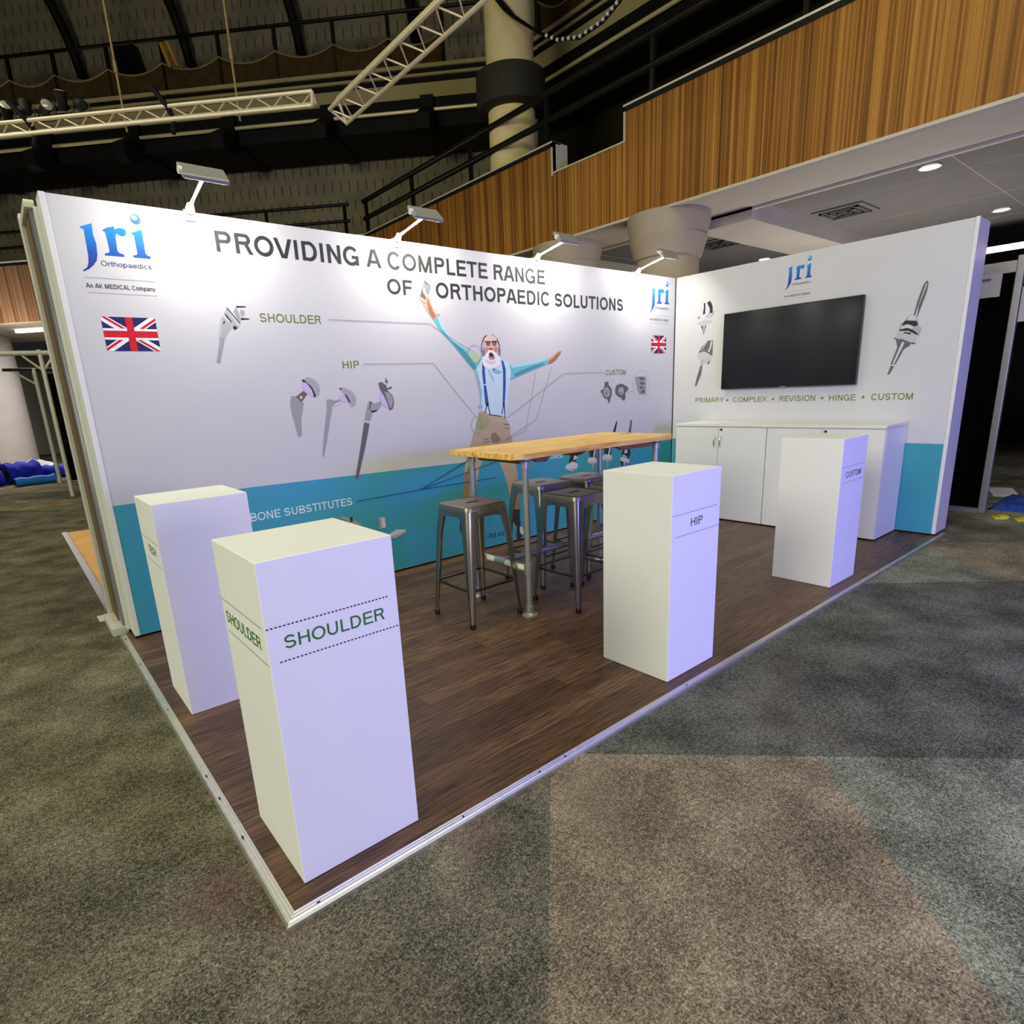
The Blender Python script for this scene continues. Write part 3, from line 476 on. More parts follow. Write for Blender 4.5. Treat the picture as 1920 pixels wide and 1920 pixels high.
  ('im_pink',[(1.9588,1.4374),(2.0002,1.4121),(2.0314,1.3388),(2.0232,1.3151),(1.9697,1.3371),(1.9497,1.4046)]),
  ('im_dgrey',[(1.9525,1.5035),(1.9783,1.5145),(2.0195,1.4875),(2.0265,1.4492),(2.0672,1.4095),(2.0757,1.356),(2.0564,1.3085),(2.027,1.298),(2.0156,1.3492),(1.9936,1.4028),(1.9614,1.4609)]),
  ('im_grey',[(1.9978,1.4407),(2.0361,1.4346),(2.0633,1.4),(2.0672,1.3564),(2.0395,1.3094),(2.0268,1.3487),(2.0102,1.4022)]),
  ('im_dgrey',[(2.011,1.5113),(2.0262,1.5487),(2.0309,1.5155),(2.0453,1.5199),(2.0266,1.5015)]),
  ('im_dgrey',[(2.0169,1.4638),(2.063,1.4766),(2.0704,1.4669),(2.0212,1.4518)]),
  ('im_dgrey',[(4.5652,1.4431),(4.6229,1.4508),(4.6297,1.4169),(4.6766,1.3724),(4.6816,1.3164),(4.6522,1.2679),(4.6473,1.2276),(4.6228,1.2443),(4.6131,1.2696),(4.5503,1.2907),(4.5265,1.3346),(4.5028,1.3538),(4.5124,1.3687),(4.5458,1.3706),(4.565,1.4066)]),
  ('im_mid',[(4.5746,1.388),(4.6084,1.393),(4.6472,1.361),(4.6473,1.3053),(4.5985,1.2887),(4.5504,1.3153),(4.5457,1.3522)]),
  ('im_grey',[(4.589,1.3753),(4.618,1.3743),(4.6326,1.3368),(4.6083,1.3069),(4.5696,1.3207),(4.5649,1.3516)]),
  ('im_dark',[(4.5841,1.3386),(4.5986,1.3381),(4.5986,1.3196),(4.5841,1.3202)]),
  ('im_dgrey',[(4.7358,1.3766),(4.7556,1.4071),(4.8357,1.4235),(4.8969,1.403),(4.9382,1.3891),(4.954,1.3632),(4.9285,1.3387),(4.8977,1.3271),(4.9085,1.2822),(4.8883,1.2448),(4.8575,1.2526),(4.8267,1.2792),(4.7762,1.2939),(4.736,1.3268)]),
  ('im_mid',[(4.7957,1.3809),(4.8563,1.3853),(4.877,1.3531),(4.8671,1.3156),(4.8164,1.3049),(4.7859,1.3375)]),
  ('im_dark',[(4.8162,1.3364),(4.8314,1.3358),(4.8315,1.3201),(4.8163,1.3206)]),
  ('im_grey',[(5.0618,1.4874),(5.2602,1.4866),(5.2597,1.2941),(5.1399,1.2987),(5.1068,1.3453)]),
  ('im_dgrey',[(5.1148,1.4799),(5.2006,1.4813),(5.2446,1.4578),(5.169,1.4466)]),
  ('im_dgrey',[(5.1374,1.4217),(5.1909,1.4332),(5.2457,1.4123),(5.1918,1.3943)]),
  ('im_dgrey',[(5.1276,1.3769),(5.1703,1.3885),(5.2471,1.3601),(5.171,1.3561)]),
  ('im_dgrey',[(5.1608,1.3304),(5.2255,1.3477),(5.2482,1.3142),(5.1829,1.3069)]),
  ('ringgrey',[(4.9283,1.3216),(5.0428,1.343),(5.0436,1.339),(4.9291,1.3176)]),
  ('ringpale',[(5.3126,1.4006),(5.3099,1.3663),(5.3063,1.3665),(5.309,1.4008)]),
  ('ringpale',[(5.3098,1.3659),(5.3,1.3335),(5.2966,1.3345),(5.3064,1.3669)]),
  ('ringpale',[(5.2999,1.3331),(5.2834,1.3043),(5.2802,1.3061),(5.2967,1.3349)]),
  ('ringpale',[(5.2831,1.304),(5.2609,1.2803),(5.2583,1.2827),(5.2805,1.3064)]),
  ('ringpale',[(5.2606,1.28),(5.2338,1.2626),(5.2318,1.2656),(5.2586,1.283)]),
  ('ringpale',[(5.2334,1.2624),(5.2034,1.2523),(5.2022,1.2557),(5.2322,1.2658)]),
  ('ringpale',[(5.2029,1.2522),(5.1713,1.2496),(5.1711,1.2532),(5.2027,1.2558)]),
  ('ringpale',[(5.1709,1.2496),(5.1393,1.2549),(5.1399,1.2585),(5.1715,1.2532)]),
  ('ringpale',[(5.1389,1.255),(5.1089,1.2676),(5.1103,1.271),(5.1403,1.2584)]),
  ('ringpale',[(5.1086,1.2678),(5.0817,1.287),(5.0837,1.29),(5.1106,1.2708)]),
  ('ringpale',[(5.0814,1.2873),(5.059,1.3123),(5.0616,1.3147),(5.084,1.2897)]),
  ('ringpale',[(5.0587,1.3126),(5.0417,1.3419),(5.0449,1.3437),(5.0619,1.3144)]),
  ('ringpale',[(5.0416,1.3422),(5.0309,1.3745),(5.0343,1.3757),(5.045,1.3434)]),
  ('ringpale',[(5.0308,1.3749),(5.0268,1.4085),(5.0304,1.4089),(5.0344,1.3753)]),
  ('ringpale',[(5.0268,1.4089),(5.0297,1.4422),(5.0333,1.4418),(5.0304,1.4085)]),
  ('ringpale',[(5.0298,1.4425),(5.0394,1.4739),(5.0428,1.4729),(5.0332,1.4415)]),
  ('ringpale',[(5.0395,1.4743),(5.0554,1.5023),(5.0586,1.5005),(5.0427,1.4725)]),
  ('ringpale',[(5.0557,1.5026),(5.0771,1.5259),(5.0797,1.5235),(5.0583,1.5002)]),
  ('ringpale',[(5.0774,1.5262),(5.1033,1.5436),(5.1053,1.5406),(5.0794,1.5232)]),
  ('ringpale',[(5.1037,1.5438),(5.1328,1.5545),(5.134,1.5511),(5.1049,1.5404)]),
  ('ringpale',[(5.1332,1.5546),(5.1642,1.5579),(5.1646,1.5543),(5.1336,1.551)]),
  ('ringpale',[(5.1646,1.5579),(5.196,1.5537),(5.1956,1.5501),(5.1642,1.5543)]),
  ('ringpale',[(5.1965,1.5536),(5.2267,1.5419),(5.2253,1.5385),(5.1951,1.5502)]),
  ('ringpale',[(5.227,1.5417),(5.2544,1.5232),(5.2524,1.5202),(5.225,1.5387)]),
  ('ringpale',[(5.2547,1.5229),(5.278,1.4984),(5.2754,1.496),(5.2521,1.5205)]),
  ('ringpale',[(5.2782,1.4981),(5.2961,1.4687),(5.2931,1.4669),(5.2752,1.4963)]),
  ('ringpale',[(5.2963,1.4684),(5.3079,1.4357),(5.3045,1.4345),(5.2929,1.4672)]),
  ('ringpale',[(5.308,1.4353),(5.3126,1.4009),(5.309,1.4005),(5.3044,1.4349)]),
  ('im_dark',[(4.7524,1.0352),(4.7696,1.0308),(4.7377,0.9237),(4.6974,0.9269)]),
  ('im_dark',[(4.9953,1.0322),(5.0187,1.0241),(5.0025,0.9),(4.9601,0.9033)]),
  ('im_grey',[(4.9934,1.0127),(5.0062,1.0085),(4.9887,0.9011),(4.9781,0.9019)]),
  ('im_dark',[(4.5505,0.7859),(4.6756,0.7802),(4.6667,0.6932),(4.6305,0.6734),(4.5679,0.6973)]),
  ('im_pale',[(4.6395,0.7777),(4.6666,0.7752),(4.6395,0.6901),(4.617,0.6923)]),
  ('im_pale',[(4.5325,0.6951),(4.5768,0.7052),(4.6667,0.6873),(4.6849,0.656),(4.6758,0.6274),(4.6215,0.6215),(4.5411,0.6419),(4.5235,0.6728)]),
  ('im_mid',[(4.55,0.6584),(4.6758,0.6451),(4.6577,0.6205),(4.5588,0.637)]),
  ('im_grey',[(4.5945,0.6273),(4.6305,0.6205),(4.6169,0.5512),(4.5989,0.5533)]),
  ('im_dark',[(4.3187,0.7717),(4.4315,0.7662),(4.4227,0.6859),(4.3899,0.6676),(4.3337,0.6898)]),
  ('im_pale',[(4.399,0.7639),(4.4233,0.7616),(4.3982,0.683),(4.3779,0.6851)]),
  ('im_pale',[(4.3016,0.6878),(4.3418,0.697),(4.4226,0.6805),(4.4388,0.6515),(4.4304,0.6252),(4.3813,0.6197),(4.309,0.6386),(4.2934,0.6672)]),
  ('im_mid',[(4.3172,0.6538),(4.4305,0.6415),(4.4139,0.6188),(4.325,0.6341)]),
  ('im_grey',[(4.3571,0.6251),(4.3894,0.6188),(4.3766,0.5549),(4.3604,0.5568)]),
  ('im_dark',[(4.8933,0.7701),(4.9674,0.75),(5.0006,0.673),(4.9691,0.6223),(4.8841,0.6446),(4.8419,0.6755)]),
  ('im_pale',[(4.9043,0.7226),(4.9467,0.7119),(4.9365,0.6794),(4.8837,0.6847)]),
  ('im_pale',[(4.8733,0.6724),(4.9262,0.6469),(4.9476,0.6346),(4.863,0.6534)]),
  ('im_pale',[(4.8317,0.6467),(4.9052,0.639),(4.9801,0.6009),(4.9699,0.5681),(4.9058,0.5819),(4.8164,0.6117)]),
  ('im_dark',[(4.8164,0.6117),(4.9058,0.5819),(4.9169,0.5402),(4.8535,0.5474)]),
  ('im_pale',[(4.8741,0.5854),(4.9005,0.5825),(4.9009,0.542),(4.8798,0.5444)]),
  ('im_dark',[(4.0453,0.7661),(4.1495,0.7557),(4.1219,0.6955),(4.0682,0.6382),(4.0036,0.6455)]),
  ('im_pale',[(4.0969,0.752),(4.1486,0.7107),(4.0825,0.6907)]),
  ('im_pale',[(3.9783,0.6573),(4.0693,0.6831),(4.1473,0.6475),(4.1332,0.6036),(4.041,0.5873),(3.9595,0.6238)]),
  ('im_mid',[(4.0029,0.6187),(4.12,0.6052),(4.0668,0.5751)]),
  ('im_grey',[(1.8392,0.4832),(1.8961,0.4783),(1.902,0.3864),(1.8385,0.3836)]),
  ('im_pale',[(1.8642,0.4742),(1.8951,0.4689),(1.8973,0.392),(1.8606,0.3939)]),
  ('im_pale',[(1.9115,0.3267),(1.99,0.3558),(2.0764,0.3399),(2.0739,0.3157),(1.9606,0.2831)]),
  ('im_mid',[(1.9309,0.3084),(2.0754,0.3302),(2.0735,0.3108),(1.9603,0.2803)]),
  ('im_grey',[(1.5239,0.5456),(1.6161,0.5118),(1.6881,0.4531),(1.6762,0.4366),(1.5217,0.528)]),
  ('im_dark',[(1.5981,0.524),(1.6219,0.52),(1.6176,0.484),(1.5985,0.4874)]),
 ],
 'implants_right': [
  ('im_pale',[(2.4018,2.232),(2.3643,2.2401),(2.3201,2.2288),(2.2898,2.1801),(2.2831,2.1055),(2.3078,2.1032),(2.3319,2.085),(2.3687,2.0627),(2.4252,2.0423),(2.4576,2.046),(2.4691,2.088),(2.4273,2.0911),(2.3962,2.1088),(2.3932,2.1831)]),
  ('im_dark',[(2.3949,2.2205),(2.3756,2.2126),(2.3724,2.1432),(2.3739,2.106),(2.4022,2.1015),(2.3925,2.167)]),
  ('im_dark',[(2.3569,2.2154),(2.3202,2.2314),(2.2898,2.1801),(2.2831,2.1055),(2.3141,2.104),(2.3229,2.158)]),
  ('im_grey',[(2.3224,2.1474),(2.3138,2.0987),(2.3377,2.075),(2.3687,2.0627),(2.3631,2.078),(2.3324,2.0956)]),
  ('im_grey',[(2.469,2.0853),(2.4273,2.0911),(2.4388,2.0601),(2.4581,2.0569)]),
  ('im_mid',[(2.2656,2.127),(2.2701,2.0933),(2.2935,2.0644),(2.3432,2.057),(2.3068,2.0819),(2.2831,2.1055)]),
  ('im_light',[(2.4506,2.0344),(2.368,2.0465),(2.2984,2.0384),(2.2906,2.0056),(2.3652,1.9871),(2.4294,1.9914),(2.4725,2.0151)]),
  ('im_dgrey',[(2.4228,1.988),(2.3525,1.9857),(2.3662,1.9386),(2.377,1.8964),(2.3866,1.8974),(2.402,1.9532)]),
  ('im_pale',[(2.3906,1.9845),(2.3714,1.9824),(2.3775,1.9073),(2.382,1.9078)]),
  ('im_dgrey',[(2.3324,1.827),(2.2662,1.8263),(2.2645,1.7288),(2.2676,1.6637),(2.2871,1.6761),(2.3264,1.701),(2.3722,1.721),(2.4106,1.713),(2.4397,1.707),(2.4001,1.7673)]),
  ('im_pale',[(2.294,1.8181),(2.2719,1.8161),(2.2845,1.7522),(2.3075,1.705),(2.324,1.7172),(2.3006,1.759)]),
  ('im_pale',[(2.3446,1.8172),(2.3321,1.8215),(2.3984,1.7286),(2.4081,1.7294)]),
  ('im_light',[(2.4363,1.7039),(2.3721,1.7183),(2.3263,1.6982),(2.2803,1.6646),(2.2842,1.6156),(2.3017,1.5838),(2.3664,1.5935),(2.4574,1.6609)]),
  ('im_dgrey',[(2.3156,1.6067),(2.2906,1.616),(2.3016,1.581),(2.321,1.585)]),
  ('im_mid',[(2.4104,1.6353),(2.3679,1.6268),(2.3719,1.5716),(2.408,1.5794)]),
  ('im_dgrey',[(2.4077,1.5738),(2.3815,1.5694),(2.3937,1.4777),(2.4477,1.3554),(2.4679,1.359),(2.4511,1.4353)]),
  ('im_dgrey',[(0.3476,2.1178),(0.3346,2.0972),(0.3377,2.0324),(0.3637,1.923),(0.3846,1.8396),(0.4131,1.8575),(0.399,1.9657),(0.3698,2.0887)]),
  ('im_pale',[(0.3497,2.0996),(0.3438,2.0847),(0.3857,1.9259),(0.3896,1.845),(0.4013,1.8512),(0.3924,1.9076)]),
  ('im_mid',[(0.4366,1.87),(0.3891,1.8401),(0.3691,1.7993),(0.3601,1.7016),(0.3679,1.6927),(0.4449,1.7444),(0.5126,1.7416),(0.48,1.8168)]),
  ('im_pale',[(0.4445,1.8613),(0.4036,1.8515),(0.3869,1.8206),(0.4081,1.8134),(0.4492,1.823)]),
  ('im_dark',[(0.4668,1.8202),(0.3852,1.806),(0.3724,1.7707),(0.4025,1.7643),(0.4499,1.789),(0.4842,1.7731),(0.508,1.7411),(0.4794,1.8118)]),
  ('im_dark',[(0.5132,1.7466),(0.4466,1.7593),(0.3992,1.7348),(0.3596,1.6967),(0.3724,1.6931),(0.4347,1.7336),(0.4985,1.7377)]),
  ('im_pale',[(0.4893,1.7786),(0.4499,1.789),(0.4076,1.7697),(0.4093,1.7456),(0.4557,1.7603),(0.501,1.7602)]),
  ('im_mid',[(0.5018,1.8095),(0.4855,1.8052),(0.5148,1.7616),(0.526,1.738)]),
  ('im_mid',[(0.3646,1.7602),(0.3414,1.7481),(0.354,1.6865),(0.3657,1.673),(0.3613,1.7115)]),
  ('im_light',[(0.5208,1.7325),(0.4741,1.7229),(0.4342,1.7286),(0.3657,1.673),(0.3696,1.6294),(0.4424,1.6408),(0.5387,1.6845)]),
  ('im_dark',[(0.4747,1.7278),(0.415,1.7169),(0.4178,1.7025),(0.469,1.7174)]),
  ('im_dark',[(0.5413,1.6872),(0.4957,1.6705),(0.4998,1.6659),(0.5379,1.6769)]),
  ('im_dark',[(0.4151,1.6384),(0.3763,1.63),(0.3796,1.6204),(0.4143,1.6309)]),
  ('im_dgrey',[(0.523,1.668),(0.4824,1.6742),(0.4106,1.6379),(0.4123,1.6134),(0.4546,1.5872),(0.5057,1.4651),(0.5434,1.4675),(0.5071,1.6066)]),
  ('im_pale',[(0.475,1.6487),(0.4561,1.642),(0.5156,1.4708),(0.5298,1.4717)]),
  ('im_dgrey',[(0.5399,1.457),(0.5134,1.4503),(0.5438,1.3828),(0.5605,1.3837)]),
 ],
}
LOGO = {'J':[(0.2214,2.3741),(0.2838,2.399),(0.2799,2.3433),(0.2866,2.2965),(0.2811,2.2384),(0.2724,2.2086),(0.252,2.1827),(0.2258,2.1612),(0.199,2.147),(0.1993,2.1552),(0.221,2.1704),(0.2314,2.1954),(0.2374,2.2342),(0.2391,2.301),(0.2403,2.3482),(0.2403,2.3646),(0.2302,2.3681)],'r':[(0.3271,2.3701),(0.3523,2.385),(0.3881,2.3956),(0.3898,2.3799),(0.4102,2.391),(0.4308,2.3906),(0.4431,2.3813),(0.4438,2.3644),(0.4304,2.3497),(0.4162,2.3481),(0.4036,2.355),(0.394,2.3601),(0.3868,2.3458),(0.383,2.2676),(0.3928,2.2578),(0.4129,2.2534),(0.4116,2.2409),(0.3178,2.2404),(0.319,2.2492),(0.3397,2.2561),(0.3448,2.2663),(0.3423,2.3312),(0.3408,2.3598)],'i':[(0.4668,2.3704),(0.5261,2.3969),(0.5252,2.3514),(0.5232,2.2714),(0.5308,2.2596),(0.5471,2.255),(0.5458,2.2423),(0.4571,2.2427),(0.4599,2.2529),(0.4775,2.258),(0.4815,2.2674),(0.4812,2.3268),(0.4813,2.3588)],'dot':[(0.5025,2.446)]}
TEXTS = [
  ('headline', 'PROVIDING A COMPLETE RANGE', 'B', 'ink', 0.9235, 3.7467, 2.3193, 0.12),
  ('headline', 'OF', 'B', 'ink', 2.1045, 2.3233, 2.1449, 0.1085),
  ('headline', 'ORTHOPAEDIC SOLUTIONS', 'B', 'ink', 2.5408, 4.8554, 2.1414, 0.1166),
  ('caption', 'SHOULDER', 'B', 'green', 1.13, 1.5524, 1.916, 0.0548),
  ('caption', 'HIP', 'B', 'green', 1.6775, 1.8094, 1.6151, 0.0526),
  ('caption', 'CUSTOM', 'B', 'green', 4.5838, 4.9083, 1.512, 0.0527),
  ('caption', 'KNEE', 'B', 'white', 3.7389, 3.9371, 0.7371, 0.0537),
  ('caption', 'BONE SUBSTITUTES', 'B', 'white', 0.8726, 1.633, 0.6149, 0.0565),
  ('caption', '-ltd.co', 'B', 'ink', 2.9181, 3.1308, 0.0957, 0.0474),
  ('logo_text', 'Orthopaedics', 'B', 'navy', 0.2899, 0.5418, 2.1848, 0.0264),
  ('logo_text', 'An AK MEDICAL Company', 'B', 'ink', 0.1966, 0.5411, 2.0655, 0.0237),
  ('caption', 'PRIMARY', 'R', 'green', 2.4526, 2.1071, 1.1761, 0.0527),
  ('caption', 'COMPLEX', 'R', 'green', 1.9987, 1.6306, 1.1731, 0.05),
  ('caption', 'REVISION', 'R', 'green', 1.5011, 1.1544, 1.1704, 0.0549),
  ('caption', 'HINGE', 'R', 'green', 1.0274, 0.7956, 1.1671, 0.0541),
  ('caption', 'CUSTOM', 'R', 'green', 0.6675, 0.3439, 1.1658, 0.0561),
]
# ================================================================== SETTING
ZC = -0.02
# carpet: woven patches about a metre wide, laid at 45 degrees to the stand
CARP = [carpet('carpet_olive', (92, 88, 71), (146, 140, 119)), carpet('carpet_brown', (122, 111, 89), (174, 160, 132)),
        carpet('carpet_sage', (106, 110, 92), (162, 164, 142)), carpet('carpet_slate', (80, 82, 72), (127, 127, 113))]
mb = MB(); k2 = 1/math.sqrt(2)
def st(s, t): return ((s+t)*k2, (t-s)*k2, ZC)
rnd = random.Random(3)
S0, TW = -20.91, 1.03
T0 = .852
near = {}
for a in range(44):
    for b in range(-14, 24):
        s0 = S0+a*TW; t0 = T0+b*TW
        q = rnd.random(); mi = 0 if q < .45 else 3 if q < .72 else 1 if q < .86 else 2
        c = s0+TW/2
        if b == -1 or b == -2:
            mi = 1 if .7 < s0 < .8 else 2 if .8 < s0 < 5 else 0 if s0 < .7 else mi
        elif b == 0 and s0 > .6: mi = 3
        elif b == 1 and s0 > .6: mi = 0 if rnd.random() < .6 else 3
        elif s0 < .7 and b < 3: mi = 0
        mb.face([st(s0, t0), st(s0+TW, t0), st(s0+TW, t0+TW), st(s0, t0+TW)], mi)
fl = struct(mb.build('floor', CARP))

BX, BZ0, BZ1, BY = 6.5, 3.51, 4.77, 11.06          # balcony front along the right, then turning 45 degrees
UB = Vector((.7071, -.7071, 0)); NB = Vector((.7071, .7071, 0)); OB = Vector((BX, BY, 0))
def bp(s, e, z): p = OB+UB*s+NB*e; return (p.x, p.y, z)
NY0, NY1, NZ = 4.08, 5.35, 4.385                   # notch in the wooden front
mb = MB(); d = (.06, 0, 0)
def yz(y, z): return (BX, y, z)
mb.prism([yz(-3.5, BZ0), yz(NY0, BZ0), yz(NY0, BZ1), yz(-3.5, BZ1)], d)
mb.prism([yz(NY0, BZ0), yz(NY1, BZ0), yz(NY1, NZ), yz(NY0, NZ)], d)
mb.prism([yz(NY1, BZ0), yz(BY, BZ0), yz(BY, BZ1), yz(NY1, BZ1)], d)
struct(mb.build('wall_right', M['fascia']))
mb = MB()
mb.prism([bp(0, 0, BZ0), bp(-26, 0, BZ0), bp(-26, 0, BZ1), bp(0, 0, BZ1)], NB*.06)
struct(mb.build('wall_balcony_back', M['fascia_b']))
# pale edges and black rail on top of the wooden front
mb = MB()
for y0, y1 in ((-3.5, NY0), (NY1, BY)):
    mb.box(BX-.012, y0, BZ1-.05, BX+.02, y1, BZ1, 1); mb.box(BX-.02, y0, BZ1, BX+.16, y1, BZ1+.022, 0)
mb.box(BX-.01, NY0, NZ, BX+.16, NY1, NZ+.018, 0); mb.box(BX-.012, NY0-.018, NZ, BX+.10, NY0, BZ1, 0)
mb.box(BX-.012, NY1, NZ-.03, BX+.30, NY1+.03, BZ1+.02, 2)
struct(mb.build('trim_1', [M['capline'], M['blackm'], M['plaster']]))
mb = MB(); mb.M = Matrix.Translation(OB) @ Matrix.Rotation(-PI/4, 4, 'Z')
mb.box(-26, -.02, BZ1, 0, .16, BZ1+.03, 0); mb.box(-26, -.015, BZ1-.06, 0, .02, BZ1, 1)
struct(mb.build('trim_2', [M['capline'], M['blackm']]))
# soffit beam, ceiling and floor of the balcony
mb = MB(); mb.box(BX+.06, -3.5, 3.50, 7.55, BY, 3.60, 0); mb.box(7.50, -3.5, 3.47, 7.56, BY, 3.62, 1)
mb.box(BX-.01, -3.5, BZ0-.03, BX+.08, BY, BZ0, 0)
struct(mb.build('trim_3', [M['plaster'], M['capline']]))
mb = MB(); mb.box(7.5, -3.5, 3.58, 16, 14, 3.70)
for y in (.9, 5.9): mb.box(7.5, y, 3.577, 16, y+.008, 3.58, 1)
for x in (8.6, 10.2, 11.8): mb.box(x, -3.5, 3.577, x+.008, 14, 3.58, 1)
struct(mb.build('ceiling', [M['tile'], M['plaster']]))
mb = MB(); mb.box(7.5, 2.85, 3.36, 16, 3.65, 3.58); mb.box(7.5, 6.2, 3.36, 16, 7.0, 3.58)
struct(mb.build('trim_4', M['plaster']))
mb = MB(); mb.box(BX+.06, -3.5, 3.72, 9.6, BY, 3.9); mb.M = Matrix.Translation(OB) @ Matrix.Rotation(-PI/4, 4, 'Z')
mb.box(-26, .06, 3.5, 0, 3.6, 3.9)
struct(mb.build('trim_5', M['plaster']))
# upper walls and the lower wall of the concourse
E0 = .905                                            # catwalk line behind the balcony front
def wallbox(name, s0, s1, e, th, z0, z1, mat):
    mb = MB(); mb.box(s0, 0, z0, s1, th, z1)
    o = mb.build(name, mat, loc=tuple(OB+NB*e), rot=-PI/4); return struct(o)
wallbox('wall_back', -24, 9, E0+1.6, .2, 3.9, 12.5, M['upper'])
wallbox('wall_back_lower', -24, -5.2, 6.8, .2, ZC, 3.6, M['plaster'])
mb = MB(); mb.box(10.9, -4, 3.9, 11.1, 11, 12.5); struct(mb.build('wall_right_upper', M['upper_d']))
mb = MB(); mb.box(15.8, -4, ZC, 16, 14, 3.6); struct(mb.build('wall_right_lower', M['upper_d']))

mb = MB(); mb.box(-22, -12, 12.5, 11.1, 36, 12.7); struct(mb.build('ceiling_upper', M['upper_d']))

# columns
def column(name, label, x, y, prof, mat, collar=None):
    o = thing(name, label, 'column', (x, y, 0))
    MB().lathe(prof, n=40).build('shaft', mat, o)
    return o
o = column('hall_column', 'tall cream round column rising behind the wooden balcony front', 7.0, 6.75, [(.375, 3.9), (.375, 12.4)], M['col'])
MB().lathe([(.38, 5.70), (.53, 5.74), (.55, 5.80), (.55, 6.2), (.43, 6.24), (.38, 6.24)], n=40).build('collar', M['net_dark'], o)
cap = [(.30, ZC), (.30, 2.98), (.345, 2.99), (.36, 3.02), (.42, 3.24), (.425, 3.25), (.435, 3.26), (.50, 3.46), (.515, 3.50)]
column('concourse_column', 'grey round column with flared stepped capital nearer the side wall of the stand', 6.92, 3.68, [(.40, ZC), (.40, 2.97), (.43, 2.985), (.50, 3.22), (.485, 3.225), (.53, 3.42), (.53, 3.499)], M['colg'])
column('concourse_column', 'grey round column with flared capital further left under the balcony', 6.92, 5.50, [(.40, ZC), (.40, 2.97), (.43, 2.985), (.50, 3.22), (.485, 3.225), (.53, 3.42), (.53, 3.499)], M['colg'])
column('lobby_column', 'broad white column beneath the balcony at the far left', -.42, 20.6, [(.86, ZC), (.86, 3.49)], M['whitecol'])

# balcony railings
def railing(name, label, pts_of, n, rails, post_z0, r=.032):
    o = thing(name, label, 'railing', pts_of(0, 0))
    base = Vector(pts_of(0, 0))
    def L(i, z): return Vector(pts_of(i, z))-base
    for z in rails: MB().tube(L(-.06, z), L(n-1+.4, z), r, n=10).build('rail', M['black'], o)
    for i in range(n):
        p = L(i, post_z0); q = L(i, rails[0]); mb = MB(); dd = .028
        mb.prism([p+Vector((-dd, -dd, 0)), p+Vector((dd, -dd, 0)), p+Vector((dd, dd, 0)), p+Vector((-dd, dd, 0))], q-p)
        mb.build('post', M['black'], o)
    return o
railing('balcony_railing', 'black steel railing above the slatted wood at right', lambda i, z: (BX+.12, 11.06-1.83*i, z), 8, (5.46, 5.13), 4.79, .046)
railing('balcony_railing', 'black railing of the balcony across the far back', lambda i, z: bp(-.40-1.75*i, .1, z), 12, (5.42, 5.1), 4.8)

# catwalk along the back wall, same section again along the right
def catwalk(label, frame, s0, s1, posts, swag):
    o = thing('lighting_catwalk', label, 'catwalk', frame(0, 0, 0)); b = Vector(frame(0, 0, 0))
    def F(s, e, z): return Vector(frame(s, e, z))-b
    def bar(name, mat, e0, e1, z0, z1, a=s0, c=s1):
        mb = MB(); mb.prism([F(a, e0, z0), F(c, e0, z0), F(c, e0, z1), F(a, e0, z1)], F(0, e1, 0)-F(0, e0, 0)); return mb.build(name, mat, o)
    bar('deck_edge', M['beige'], -.05, 0, 8.10, 8.17); bar('deck_beam', M['blackm'], 0, 1.5, 8.0, 8.10)
    bar('lower_edge', M['beige'], -.05, 0, 7.95, 8.0); bar('deck_plate', M['blackm'], 0, .1, 7.86, 7.95)
    bar('panel', M['beige'], .04, .1, 7.58, 7.86)
    bar('ledge', M['blackm'], -.02, 1.5, 7.0, 7.56)
    MB().tube(F(s0, -.12, 7.29), F(s1, -.12, 7.29), .036, n=8).build('conduit', M['pipeb'], o)
    MB().tube(F(s0, 0, 9.15), F(s1, 0, 9.15), .035, n=8).build('handrail', M['black'], o)
    for p in posts:
        mb = MB(); mb.prism([F(p-.035, -.02, 7.9), F(p+.035, -.02, 7.9), F(p+.035, -.02, 9.15), F(p-.035, -.02, 9.15)], F(0, .06, 0)-F(0, 0, 0)); mb.build('post', M['blackm'], o)
    for p, q in zip(posts, posts[1:]):
        pts = [F(p+(q-p)*t/10, -.05, 8.68-swag*4*(t/10)*(1-t/10)) for t in range(11)]
        MB().path(pts, .018, 6).build('rope', M['rope'], o)
        mb = MB(); mb.add([v for t in range(11) for v in (pts[t]+F(0, .03, 0)-F(0, 0, 0), F(p+(q-p)*t/10, -.02, 8.18))], [(2*t, 2*t+2, 2*t+3, 2*t+1) for t in range(10)]).build('netting', M['net'], o)
    return o, F, bar
def fb(s, e, z): p = Vector((4.82, 14.02, 0))+UB*s+NB*e; return (p.x, p.y, z)
cw, F, bar = catwalk('long catwalk with roped handrail high across the back wall', fb, -16, 6.3, [-10.0, -8.7, -7.4, -6.1, -4.76, -3.66, -2.38, -1.1, .2, 1.47, 2.76, 3.95, 5.1], .17)
for s in (-8.6, -6.4, -4.12, -2.0, .25, 2.5, 4.7):
    mb = MB(); mb.prism([F(s-.14, -.15, 7.56), F(s+.14, -.15, 7.56), F(s+.14, -.15, 6.95), F(s-.14, -.15, 6.95)], F(0, 1.6, 0)-F(0, 0, 0))
    mb.prism([F(s-.14, -.75, 7.0), F(s-.14, -.75, 6.72), F(s-.14, -.5, 6.66), F(s-.14, .9, 7.3), F(s-.14, .9, 7.56), F(s-.14, -.2, 7.3)], F(.28, 0, 0)-F(0, 0, 0))
    mb.build('corbel', M['blackm'], o if False else cw)
def fr(s, e, z): return (9.4+e*.6, 9.4-s, z)
cw2, F2, bar2 = catwalk('catwalk section high at right behind the balcony railing', fr, .3, 9.5, [.9, 2.2, 3.5, 4.8, 6.1, 7.4], .3)
